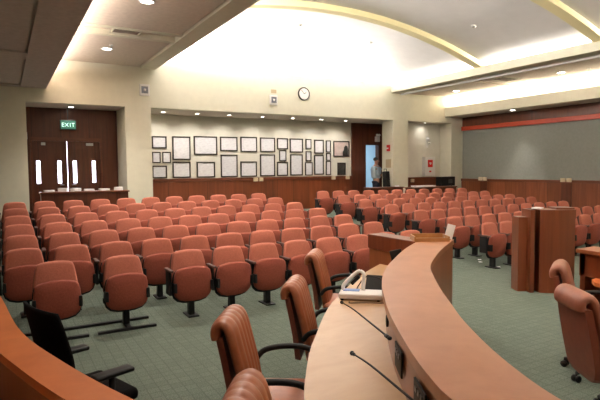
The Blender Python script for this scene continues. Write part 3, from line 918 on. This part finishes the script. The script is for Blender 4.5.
# ------------------------------------------------------------------ dais
def sm2(P, n=8): return [(p.x, p.y) for p in smoothpath([(a, b, 0) for a, b in P], n)]
L_ = [(1.60, -.1), (1.40, .35), (1.30, .8), (1.29, 1.10), (1.33, 1.29), (1.39, 1.43), (1.48, 1.61), (1.64, 1.89), (1.83, 2.20), (2.06, 2.53), (2.31, 2.86), (2.61, 3.19), (2.96, 3.50), (3.42, 3.88), (3.83, 4.17)]
R_ = [(1.88, .05), (1.72, .42), (1.62, .80), (1.64, 1.07), (1.80, 1.44), (2.05, 1.86), (2.27, 2.17), (2.48, 2.46), (2.74, 2.79), (2.98, 3.07), (3.25, 3.31), (3.71, 3.67), (4.34, 4.11)]
D_ = [(1.15, -.25), (.90, .25), (.82, .9), (.96, 1.55), (1.23, 2.11), (1.39, 2.37), (1.61, 2.69), (1.81, 2.94), (2.14, 3.34), (2.45, 3.66), (3.19, 4.31), (3.80, 4.74)]
Lc, Rc, Dc = sm2(L_), sm2(R_), sm2(D_)
# even out the sample counts by arc fraction
def resample(P, n):
    P = [Vector(p) for p in P]
    s = [0]
    for a, b in zip(P, P[1:]): s.append(s[-1]+(b-a).length)
    out = []
    for i in range(n):
        t = s[-1]*i/(n-1); k = 0
        while k < len(s)-2 and s[k+1] < t: k += 1
        f = (t-s[k])/max(1e-6, s[k+1]-s[k])
        p = P[k].lerp(P[k+1], min(1, f)); out.append((p.x, p.y))
    return out
dais = thing('dais_desk', 'long curved wooden dais with a raised ledge above a pale desk top', 'desk', (1.9, 2.4, 0))
def dobj(name, bm, mat, smooth=False):
    bmesh.ops.translate(bm, verts=bm.verts, vec=(-1.9, -2.4, 0))
    return obj(name, bm, mat, dais, smooth)
NZ = 90
Lr, Rr, Dr = resample(Lc, NZ), resample(Rc, NZ), resample(Dc, NZ)
bm = BM(); ribbon_solid(bm, Lr, Rr, 1.015, 1.07); dobj('ledge', bm, M['ledge'])
Li = offset(Lr, 0.03); Lo = offset(Lr, .06)
bm = BM(); ribbon_solid(bm, Li, Lo, 0.75, 1.015); riser = dobj('riser', bm, M['panelwood'])
Ri = offset(Rr, -.012)
bm = BM(); ribbon_solid(bm, offset(Rr, -.05), Ri, 0.0, 1.015); dobj('front_panel', bm, M['panelwood'])
bm = BM(); ribbon_solid(bm, Dr, Lo, 0.712, 0.75); dobj('desk_top', bm, M['desk'])
bm = BM(); ribbon_solid(bm, offset(Dr, .40), offset(Dr, .43), 0.0, .712); dobj('modesty_panel', bm, M['panelwood'])
# return at the far end
bm = BM()
a, b = Vector((3.87, 4.20, 0)), Vector((3.86, 5.02, 0))
dn = (b-a).normalized(); nn = Vector((dn.y, -dn.x, 0))
obox(bm, ((a+b)/2+nn*.10+Vector((0, 0, .515))), dn, nn, Vector((0, 0, 1)), (b-a).length/2, .10, .515)
dobj('end_panel', bm, M['panelwood'])
bm = BM()
obox(bm, ((a+b)/2+nn*.10+Vector((0, 0, .985))), dn, nn, Vector((0, 0, 1)), (b-a).length/2+.01, .115, .085, .006)
dobj('end_cap', bm, M['lectern'])

def riser_at(t, z, out=0.0):
    i = min(NZ-2, int(t*(NZ-1)))
    p = Vector(Lr[i]).lerp(Vector(Lr[i+1]), t*(NZ-1)-i)
    tg = (Vector(Lr[i+1])-Vector(Lr[i])).normalized()
    n = Vector((-tg.y, tg.x))       # towards the desk side
    q = p - n*0.03 + n*out
    return Vector((q.x, q.y, z)), Vector((tg.x, tg.y, 0)), Vector((n.x, n.y, 0))
def near_t(x, y):
    return min(range(NZ), key=lambda i: (Lr[i][0]-x)**2+(Lr[i][1]-y)**2)/(NZ-1)
for k, (x, y, lab) in enumerate(((1.70, 1.99, 'black control plate on the dais riser below the far microphone'), (1.48, 1.61, 'black control plate on the dais riser beside the near microphone'))):
    c, tg, n = riser_at(near_t(x, y), .89, 0.012)
    t = thing('control_plate', lab, 'control panel', c)
    bm = BM(); obox(bm, (0, 0, 0), tg, n, Vector((0, 0, 1)), .095, .005, .066, .003); obj('plate', bm, M['black'], t)
    for q in range(3):
        bm = BM(); obox(bm, tg*(q-1)*.045+n*.006+Vector((0, 0, .03)), tg, n, Vector((0, 0, 1)), .014, .004, .012); obj('button', bm, M['darkprint'], t)
c, tg, n = riser_at(near_t(2.02, 2.48), .93, .01)
t = thing('cable_grommet', 'small dark cable ring on the riser next to the document camera', 'grommet', c)
bm = BM(); tube(bm, [tg*(.03*math.cos(2*PI*i/16))+Vector((0, 0, .03*math.sin(2*PI*i/16)))+n*.004 for i in range(17)], .008); obj('ring', bm, M['black'], t, True)

def mic(base, head, label):
    b = Vector(base); h = Vector(head)
    t = thing('gooseneck_microphone', label, 'microphone', b)
    v = h-b
    bm = BM(); ball(bm, (0, 0, 0), .015, (1, 1, .8)); tube(bm, [(0, 0, 0), v*.06], .012, 10); obj('base', bm, M['black'], t, True)
    P = smoothpath([Vector((0, 0, 0)), v*.3+Vector((0, 0, .006)), v*.7+Vector((0, 0, .012)), v], 6)
    bm = BM(); tube(bm, P, .0065, 8, .0045); obj('gooseneck', bm, M['black'], t, True)
    d = (P[-1]-P[-4]).normalized()
    bm = BM(); tube(bm, [v-d*.02, v-d*.012, v+d*.004, v+d*.012], .0085, 10); ball(bm, v+d*.014, .0135, (1, 1, 1)); obj('head', bm, M['black'], t, True)
def pix(x, y, z):
    d = fw+rt*((x-300)/F_)-up*((y-200)/F_)
    return EYE+d*((z-EYE.z)/d.z)
c1, _, n1 = riser_at(near_t(1.87, 2.26), .90, .02)
mic(c1, (2.21, 3.21, .85), 'black gooseneck microphone reaching over the desk beside the document camera')
c2, _, n2 = riser_at(near_t(1.42, 1.50), .90, .02)
mic(c2, (1.64, 2.28, .85), 'black gooseneck microphone nearest the camera')

# document camera
dc = thing('document_camera', 'white document camera with folded arm on the dais desk', 'document camera', (2.655, 3.545, .75), math.atan2(-.26, .29))
bm = BM(); box(bm, -.20, .17, -.10, .10, 0.012, .06, .012); obj('base', bm, M['white'], dc)
bm = BM(); box(bm, -.17, -.03, .0, .08, .06, .064); obj('stage_mat', bm, M['blue'], dc)
bm = BM(); tube(bm, smoothpath([(-.17, .04, .05), (-.17, .05, .10), (-.10, .07, .175), (-.05, .08, .215), (-.03, .08, .222)], 5), .017, 10)
obj('arm', bm, M['white'], dc, True)
bm = BM(); tube(bm, smoothpath([(-.03, .08, .222), (0.0, .08, .20), (.0, .06, .12), (.0, .04, .06)], 5), .016, 10)
obj('lamp_arm', bm, M['white'], dc, True)
bm = BM(); obox(bm, (-.07, .07, .145), Vector((.7, 0, .7)), Vector((0, 1, 0)), Vector((-.7, 0, .7)), .05, .025, .016, .006); obj('camera_head', bm, M['black'], dc)
for x, y in ((-.17, -.08), (.14, -.08), (-.17, .08), (.14, .08)):
    bm = BM(); cyl(bm, (x, y), .014, 0, .014, 10); obj('foot', bm, M['black'], dc)
t = thing('tablet', 'black tablet propped up behind the document camera', 'tablet', (2.90, 3.68, .752), math.atan2(-.3, .25))
bm = BM(); obox(bm, (0, 0, .07), Vector((1, 0, 0)), Vector((0, .8, -.6)), Vector((0, .6, .8)), .09, .008, .085, .005); obj('screen', bm, M['black'], t)
bm = BM(); obox(bm, (0, .06, .045), Vector((1, 0, 0)), Vector((0, .8, .6)), Vector((0, -.6, .8)), .05, .004, .055); obj('stand', bm, M['black'], t)
bm = BM(); tube(bm, smoothpath([(2.92, 3.50, .757), (2.96, 3.56, .80), (2.90, 3.60, .88), (2.80, 3.68, .90), (2.74, 3.72, .82), (2.76, 3.78, .757)], 6), .005, 6)
tag(obj('cable', bm, M['black'], None, True), 'black cable looping beside the document camera', 'cable')
bm = BM(); tube(bm, smoothpath([(2.48, 3.50, .757), (2.46, 3.46, .757), (2.54, 3.42, .757), (2.66, 3.33, .757), (2.74, 3.30, .757), (2.80, 3.36, .757)], 6), .004, 6)
tag(obj('cable', bm, M['black'], None, True), 'thin black cable along the front of the document camera', 'cable')
t = thing('monitor', 'small black monitor leaning at the far end of the dais desk', 'monitor', (3.70, 4.315, .752), math.atan2(-.6, .7))
bm = BM(); obox(bm, (0, 0, .13), Vector((1, 0, .25)).normalized(), Vector((0, 1, 0)), Vector((-.25, 0, 1)).normalized(), .065, .012, .10, .006); obj('screen', bm, M['black'], t)
bm = BM(); box(bm, -.08, .08, -.06, .08, 0, .015, .004); box(bm, -.02, .02, 0, .03, .015, .12); obj('stand', bm, M['black'], t)

# letter tray on the far end of the ledge
tr = thing('letter_tray', 'honey-coloured wooden letter tray on the far end of the ledge', 'tray', (4.06, 4.20, 1.071), math.atan2(-.30, .50))
bm = BM(); box(bm, -.19, .19, -.12, .14, 0, .012); obj('bottom', bm, M['brass'], tr)
for nm, a in (('side', (-.19, -.175, -.12, .14, .012, .055)), ('side', (.175, .19, -.12, .14, .012, .055)), ('side', (-.175, .175, -.12, -.105, .012, .04)), ('side', (-.175, .175, .125, .14, .012, .06))):
    bm = BM(); box(bm, *a); obj(nm, bm, M['brass'], tr)
t = thing('note_card', 'white card standing upright at the right end of the letter tray', 'paper', (4.27, 4.13, 1.085), math.atan2(-.36, .25)+.5)
bm = BM(); obox(bm, (0.02, 0, .075), Vector((.97, 0, -.26)), Vector((0, 1, 0)), Vector((.26, 0, .97)), .045, .003, .08); obj('card', bm, M['paper'], t)

# ------------------------------------------------------------------ leather chairs
def executive(name, label, x, y, rz, leather='leather', shell='leather_dark'):
    t = thing(name, label, 'office chair', (x, y, 0), rz, 'leather chairs along the dais' if leather == 'leather' else 'leather chairs at the right desk')
    prof = smoothpath([(-.20, 0, .45), (-.215, 0, .55), (-.245, 0, .70), (-.27, 0, .80), (-.29, 0, .88), (-.312, 0, .945), (-.342, 0, .968), (-.374, 0, .955), (-.39, 0, .92), (-.385, 0, .885)], 4)
    bm = BM(); NY = 36; rows = []
    hw = .225
    for k, p in enumerate(prof):
        d = (prof[min(k+1, len(prof)-1)]-prof[max(k-1, 0)]).normalized()
        nrm = Vector((d.z, 0, -d.x))       # front-facing side
        row = []
        for s in (1, -1):
            for i in (range(NY+1) if s == 1 else range(NY, -1, -1)):
                v = -1+2*i/NY
                edge = max(0.0, 1-abs(v)**6)**.5
                ch = .010*abs(math.cos(v*PI*3))**.6*(1-.75*min(1, max(0, (k/len(prof)-.5)/.25))) if s == 1 and leather == 'leather' else 0
                th = .036*edge
                w = hw*(0.93+.07*math.sin(PI*min(1, k/(len(prof)*.75))))
                q = p+nrm*(s*th+ch*edge)
                row.append(bm.verts.new((q.x, v*w, q.z)))
        rows.append(row)
    n = len(rows[0])
    for a, b in zip(rows, rows[1:]):
        for i in range(n): bm.faces.new((a[i], a[(i+1) % n], b[(i+1) % n], b[i]))
    bm.faces.new(rows[0][::-1]); bm.faces.new(rows[-1])
    bmesh.ops.remove_doubles(bm, verts=bm.verts, dist=.0004)
    obj('backrest', bm, M[leather], t, True)
    bm = BM(); a = []
    if leather == 'leather':
        sh = [(-.265, .42, .195), (-.285, .60, .195), (-.315, .76, .195), (-.345, .90, .195)]
    else:
        sh = [(-.235, .36, .10), (-.245, .375, .16), (-.255, .41, .205), (-.262, .47, .228), (-.285, .60, .236), (-.315, .76, .234), (-.34, .90, .222)]
    for p in sh:
        a.append([bm.verts.new((p[0], -p[2], p[1])), bm.verts.new((p[0], p[2], p[1])), bm.verts.new((p[0]-.045, p[2]-.015, p[1])), bm.verts.new((p[0]-.045, -p[2]+.015, p[1]))])
    for p, q in zip(a, a[1:]):
        for k in range(4): bm.faces.new((p[k], p[(k+1) % 4], q[(k+1) % 4], q[k]))
    bm.faces.new(a[0][::-1]); bm.faces.new(a[-1])
    obj('back_shell', bm, M[shell], t)
    bm = BM(); box(bm, -.22, .29, -.255, .255, .40, .50, .045, 4); obj('seat', bm, M[leather], t, True)
    bm = BM(); box(bm, -.16, .2, -.2, .2, .345, .40, .01); obj('seat_pan', bm, M['black'], t)
    for s in (-1, 1):
        bm = BM(); tube(bm, smoothpath([(-.235, s*.262, .60), (-.17, s*.285, .665), (-.02, s*.295, .69), (.12, s*.295, .675), (.19, s*.29, .61), (.18, s*.275, .48), (.12, s*.235, .39)], 5), .019, 10)
        obj('armrest', bm, M['black'], t, True)
    bm = BM(); cyl(bm, (0, 0), .028, .09, .35, 14); obj('gas_column', bm, M['blackmetal'], t, True)
    for k in range(5):
        a = 2*PI*k/5+.3; ca, sa = math.cos(a), math.sin(a)
        bm = BM(); tube(bm, [(.02*ca, .02*sa, .115), (.16*ca, .16*sa, .105), (.31*ca, .31*sa, .075)], .026, 8, .016); lg = obj('base_leg', bm, M['black'], t, True)
        bm = BM(); cx, cy = .31*ca, .31*sa
        for q in (-1, 1):
            tube(bm, [(cx-sa*.012*q, cy+ca*.012*q, .03), (cx-sa*.03*q, cy+ca*.03*q, .03)], .03, 14)
        tube(bm, [(cx, cy, .05), (cx, cy, .085)], .01, 8)
        obj('caster', bm, M['black'], lg, True)
    return t
def dirz(x, y): return math.atan2(y, x)
executive('leather_chair', 'brown leather chair with its whole channelled back showing left of the dais desk', 1.46, 2.73, dirz(.82, -.57))
executive('leather_chair', 'brown leather chair second back from the nearest one along the dais', 2.24, 3.32, dirz(.78, -.62))
executive('leather_chair', 'farthest brown leather chair on the dais, behind the document camera', 3.10, 4.42, dirz(.76, -.65))
executive('leather_chair', 'nearest brown leather chair of which only the rounded back top shows', 1.09, 1.69, dirz(.82, -.57))
executive('office_chair', 'large faded leather chair seen from behind at the right edge', 3.81, 1.995, dirz(.845, -.534), 'leather_pink')
executive('office_chair', 'faded leather chair beyond the large one, its black wheels showing', 4.57, 2.58, dirz(.5, -.87), 'leather_pink')

# black mesh chair
mc = thing('mesh_chair', 'black mesh office chair behind the left ledge', 'office chair', (.44, 3.50, 0), dirz(.947, .32))
bm = BM(); rows = []
prof = smoothpath([(-.22, 0, .50), (-.245, 0, .62), (-.255, 0, .78), (-.29, 0, .94), (-.32, 0, 1.06)], 4)
for k, p in enumerate(prof):
    f = k/(len(prof)-1); row = []
    w = .285-.045*f-.06*max(0, f-.8)
    for s in (1, -1):
        for i in (range(13) if s == 1 else range(12, -1, -1)):
            v = -1+2*i/12
            row.append(bm.verts.new((p.x+s*.010+.03*v*v, v*w, p.z)))
    rows.append(row)
n = len(rows[0])
for a, b in zip(rows, rows[1:]):
    for i in range(n): bm.faces.new((a[i], a[(i+1) % n], b[(i+1) % n], b[i]))
bm.faces.new(rows[0][::-1]); bm.faces.new(rows[-1])
obj('backrest', bm, M['mesh'], mc, True)
bm = BM(); box(bm, -.22, .21, -.25, .25, .40, .48, .035, 4); obj('seat', bm, M['mesh'], mc, True)
for s in (-1, 1):
    bm = BM(); box(bm, -.12, .13, s*.29-.045, s*.29+.045, .63, .66, .012, 3); ap = obj('armrest', bm, M['black'], mc, True)
    bm = BM(); tube(bm, [(.0, s*.29, .64), (-.01, s*.29, .48), (.02, s*.20, .385)], .02, 8); obj('arm_support', bm, M['black'], ap, True)
bm = BM(); tube(bm, [(-.22, 0, .60), (-.24, 0, .42), (-.05, 0, .37)], .03, 8); obj('back_support', bm, M['black'], mc, True)
bm = BM(); cyl(bm, (0, 0), .028, .09, .40, 14); obj('gas_column', bm, M['blackmetal'], mc, True)
for k in range(5):
    a = 2*PI*k/5+.2; ca, sa = math.cos(a), math.sin(a)
    bm = BM(); tube(bm, [(.02*ca, .02*sa, .115), (.16*ca, .16*sa, .105), (.31*ca, .31*sa, .075)], .026, 8, .016); lg = obj('base_leg', bm, M['black'], mc, True)
    bm = BM(); cx, cy = .31*ca, .31*sa
    for q in (-1, 1): tube(bm, [(cx-sa*.012*q, cy+ca*.012*q, .03), (cx-sa*.03*q, cy+ca*.03*q, .03)], .03, 14)
    tube(bm, [(cx, cy, .05), (cx, cy, .085)], .01, 8)
    obj('caster', bm, M['black'], lg, True)

# left ledge, a second curved run of dais
A_ = [(-.30, 5.6), (-.17, 4.8), (-.04, 3.91), (.05, 3.01), (.19, 2.43), (.37, 1.89), (.58, 1.42), (.66, 1.26)]
Ar = resample(sm2(A_), 60); Br = offset(Ar, .155)
ld = thing('dais_ledge', 'curved orange-brown ledge of the left dais at the lower left', 'desk', (0, 3, 0))
def lobj(name, bm, mat):
    bmesh.ops.translate(bm, verts=bm.verts, vec=(0, -3, 0)); return obj(name, bm, mat, ld)
bm = BM(); ribbon_solid(bm, Ar, Br, 1.01, 1.05); lobj('ledge', bm, M['ledge_warmlit'])
bm = BM(); ribbon_solid(bm, offset(Ar, .03), offset(Ar, .12), 0, 1.01); lobj('front_panel', bm, M['lectern'])
bm = BM(); ribbon_solid(bm, offset(Ar, .12), offset(Ar, .62), .71, .75); lobj('desk_top', bm, M['ledge_warmlit'])
bm = BM(); ribbon_solid(bm, offset(Ar, .50), offset(Ar, .53), 0, .71); lobj('modesty_panel', bm, M['lectern'])

# ------------------------------------------------------------------ lectern
lc = thing('lectern', 'tall reddish wooden lectern with a curved front and open slot', 'lectern', (7.08, 4.82, 0), math.radians(-30))
# local x to the picture's right, y away from the camera
def arcp(x0, x1, y, bulge, n=16):
    return [(x0+(x1-x0)*i/n, y-bulge*(1-(2*i/n-1)**2)) for i in range(n+1)]
bm = BM(); ribbon_solid(bm, arcp(-.19, .33, -.11, .05), arcp(-.19, .33, .20, .0), 0.0, 1.10); obj('curved_panel', bm, M['lectern'], lc)
bm = BM(); ribbon_solid(bm, arcp(-.195, .335, -.116, .052), arcp(-.195, .335, .205, .0), 1.10, 1.235); obj('top_band', bm, M['lectern'], lc)
bm = BM(); ribbon_solid(bm, arcp(.06, .33, -.08, .03), arcp(.06, .33, .20, .0), 1.235, 1.262); obj('reading_top', bm, M['trimwood'], lc)
bm = BM(); box(bm, -.27, -.19, .05, .20, 0, 1.235); obj('slot_back', bm, M['black'], lc)
bm = BM(); box(bm, -.335, -.27, -.12, .20, 0, 1.235); obj('side_post', bm, M['lectern'], lc)
bm = BM(); box(bm, -.47, -.335, -.02, .22, 0, 1.12); obj('side_wing', bm, M['lectern'], lc)
papers(7.02, 4.98, 1.236, .16, .12, .02, .3, 'small white paper lying on top of the lectern')

# right dais: ledge, desk and panel
rd = thing('witness_desk', 'dark wooden desk with a pale ledge at the right edge', 'desk', (5.0, 2.6, 0))
def rbox(name, a, mat, bev=0):
    bm = BM(); box(bm, *a, bev); bmesh.ops.translate(bm, verts=bm.verts, vec=(-5.0, -2.6, 0)); return obj(name, bm, mat, rd)
rbox('ledge', (5.08, 5.40, .4, 3.16, .985, 1.025), M['panelwood'], .004)
rbox('back_panel', (5.30, 5.34, .42, 3.14, 0, .985), M['lectern'])
rbox('riser', (5.12, 5.16, .42, 3.14, .75, .985), M['lectern'])
rbox('end_panel', (5.12, 5.34, 3.08, 3.13, 0, .985), M['lectern'])
bm = BM()
pts = [(5.12, .4), (5.12, 2.97), (5.02, 2.95), (4.93, 2.87), (4.86, 2.72), (4.82, 2.5), (4.80, 2.2), (4.80, .4)]
lo = [bm.verts.new((x-5.0, y-2.6, .712)) for x, y in pts]; hi = [bm.verts.new((x-5.0, y-2.6, .75)) for x, y in pts]
bm.faces.new(lo); bm.faces.new(hi[::-1])
for i in range(len(pts)): bm.faces.new((lo[i], lo[(i+1) % len(pts)], hi[(i+1) % len(pts)], hi[i]))
obj('desk_top', bm, M['ledge_warmlit'], rd)

# small white specks on the floor near the lectern
for (x, y, lab) in ((8.16, 7.05, 'small white speck on the carpet farthest from the lectern'), (8.01, 6.90, 'small white speck on the carpet between two others'), (7.98, 6.45, 'small white speck on the carpet nearest the lectern')):
    bm = BM(); t = bmesh.new(); box(t, -.03, .03, -.025, .025, 0, .008); merge(bm, t, Matrix.Rotation(random.uniform(0, 3), 4, 'Z'))
    o = obj('white_speck', bm, M['paper']); o.location = (x, y, fz(y)+.001); tag(o, lab, 'speck', 'white specks on the carpet')

# ------------------------------------------------------------------ the man in the doorway
def person(loc, rz):
    t = thing('person', 'man in a pale blue shirt and dark trousers standing in the bright doorway', 'person', loc, rz)
    # faces local +x
    def skinned(name, V, E, R, mat, parent, sub=2, root=0):
        me = bpy.data.meshes.new(name); me.from_pydata([Vector(v) for v in V], E, []); me.materials.append(mat)
        o = bpy.data.objects.new(name, me); link(o, parent)
        s = o.modifiers.new('skin', 'SKIN'); s.use_smooth_shade = True
        for i, r in enumerate(R):
            me.skin_vertices[0].data[i].radius = r if isinstance(r, tuple) else (r, r)
        me.skin_vertices[0].data[root].use_root = True
        m = o.modifiers.new('sub', 'SUBSURF'); m.levels = sub; m.render_levels = sub
        return o
    V = [(0, 0, .95), (0, 0, 1.12), (0, 0, 1.32), (-.01, 0, 1.45), (0, 0, 1.53), (.02, 0, 1.62), (.02, 0, 1.74),
         (0, .09, .90), (.02, .10, .50), (-.01, .10, .09), (.13, .11, .04),
         (0, -.09, .90), (.02, -.10, .50), (-.01, -.10, .09), (.13, -.11, .04),
         (-.01, .19, 1.42), (-.03, .24, 1.14), (.18, .16, 1.10), (.27, .06, 1.12),
         (-.01, -.19, 1.42), (-.03, -.24, 1.14), (.18, -.16, 1.14), (.26, -.06, 1.17)]
    E = [(0, 1), (1, 2), (2, 3), (3, 4), (4, 5), (5, 6), (0, 7), (7, 8), (8, 9), (9, 10), (0, 11), (11, 12), (12, 13), (13, 14),
         (3, 15), (15, 16), (16, 17), (17, 18), (3, 19), (19, 20), (20, 21), (21, 22)]
    R = [(.12, .11), (.11, .10), (.13, .12), (.10, .08), .05, (.085, .085), (.08, .08), .085, .06, .04, .035, .085, .06, .04, .035,
         .06, .045, .036, .03, .06, .045, .036, .03]
    body = skinned('body', V, E, R, M['skin'], t)
    # shirt and trousers as their own surfaces
    idx = [1, 2, 3, 15, 16, 17, 19, 20, 21]
    SV = [(0, 0, .98)] + [V[i] for i in (1, 2, 3)] + [(0, 0, 1.50), V[15], V[16], (.06, .20, 1.12), V[19], V[20], (.06, -.20, 1.14)]
    SE = [(0, 1), (1, 2), (2, 3), (3, 4), (3, 5), (5, 6), (6, 7), (3, 8), (8, 9), (9, 10)]
    skinned('shirt', SV, SE, [(.185, .17), (.19, .175), (.215, .205), (.17, .165), .07, .075, .06, .055, .075, .06, .055], M['shirt'], t)
    TV = [(0, 0, .97), (0, 0, .90), (0, .09, .84), (.02, .10, .50), (-.01, .10, .12), (0, -.09, .84), (.02, -.10, .50), (-.01, -.10, .12)]
    skinned('trousers', TV, [(0, 1), (1, 2), (2, 3), (3, 4), (1, 5), (5, 6), (6, 7)], [(.165, .145), (.165, .145), .105, .085, .07, .105, .085, .07], M['trousers'], t)
    for s in (-1, 1):
        bm = BM(); ball(bm, (.06, s*.105, .045), .07, (1.7, .8, .62)); obj('shoe', bm, M['shoe'], t, True)
    # head details
    bm = BM(); ball(bm, (-.012, 0, 1.72), .10, (.95, .88, .8)); obj('hair', bm, M['hair'], t, True)
    bm = BM(); ball(bm, (.115, 0, 1.645), .02, (1.1, .7, 1.4)); obj('nose', bm, M['skin'], t, True)
    bm = BM(); ball(bm, (.1, .035, 1.675), .012); ball(bm, (.1, -.035, 1.675), .012); obj('eyes', bm, M['hair'], t, True)
    bm = BM(); ball(bm, (.098, 0, 1.595), .02, (.5, 1.2, .3)); obj('mouth', bm, M['leather_dark'], t, True)
    for s in (-1, 1):
        bm = BM(); ball(bm, (.01, s*.09, 1.65), .028, (.7, .4, 1.2)); obj('ear', bm, M['skin'], t, True)
        for k in range(5):
            y = s*(.055-.018*k) if k < 4 else s*.065
            zz = (1.10 if s > 0 else 1.15)
            bm = BM()
            if k < 4: tube(bm, [(.27, s*.06, zz+.02-.013*k), (.30, s*.03, zz+.02-.013*k), (.29, s*-.01, zz+.01-.013*k)], .009, 6)
            else: tube(bm, [(.24, s*.06, zz+.03), (.27, s*.04, zz+.06)], .01, 6)
            obj('finger', bm, M['skin'], t, True)
    return t
person((11.88, 15.05, FB), math.radians(-12))

# ------------------------------------------------------------------ camera, world, view
cam = bpy.data.cameras.new('camera'); cam.sensor_width = 36; cam.lens = F_/600*36; cam.clip_end = 100
co = bpy.data.objects.new('camera', cam); link(co)
Rm = Matrix((rt, up, -fw)).transposed().to_4x4(); Rm.translation = EYE
co.matrix_world = Rm
scn.camera = co
w = bpy.data.worlds.new('world'); scn.world = w; w.use_nodes = True
w.node_tree.nodes['Background'].inputs[0].default_value = (0.9, 0.85, 0.75, 1)
w.node_tree.nodes['Background'].inputs[1].default_value = 0.02
vs = scn.view_settings
vs.view_transform = 'Standard'; vs.look = 'None'; vs.exposure = 0.78; vs.gamma = 1.0; vs.use_curve_mapping = False
scn.cycles.max_bounces = 8; scn.cycles.diffuse_bounces = 5
scn.cycles.sample_clamp_indirect = 6
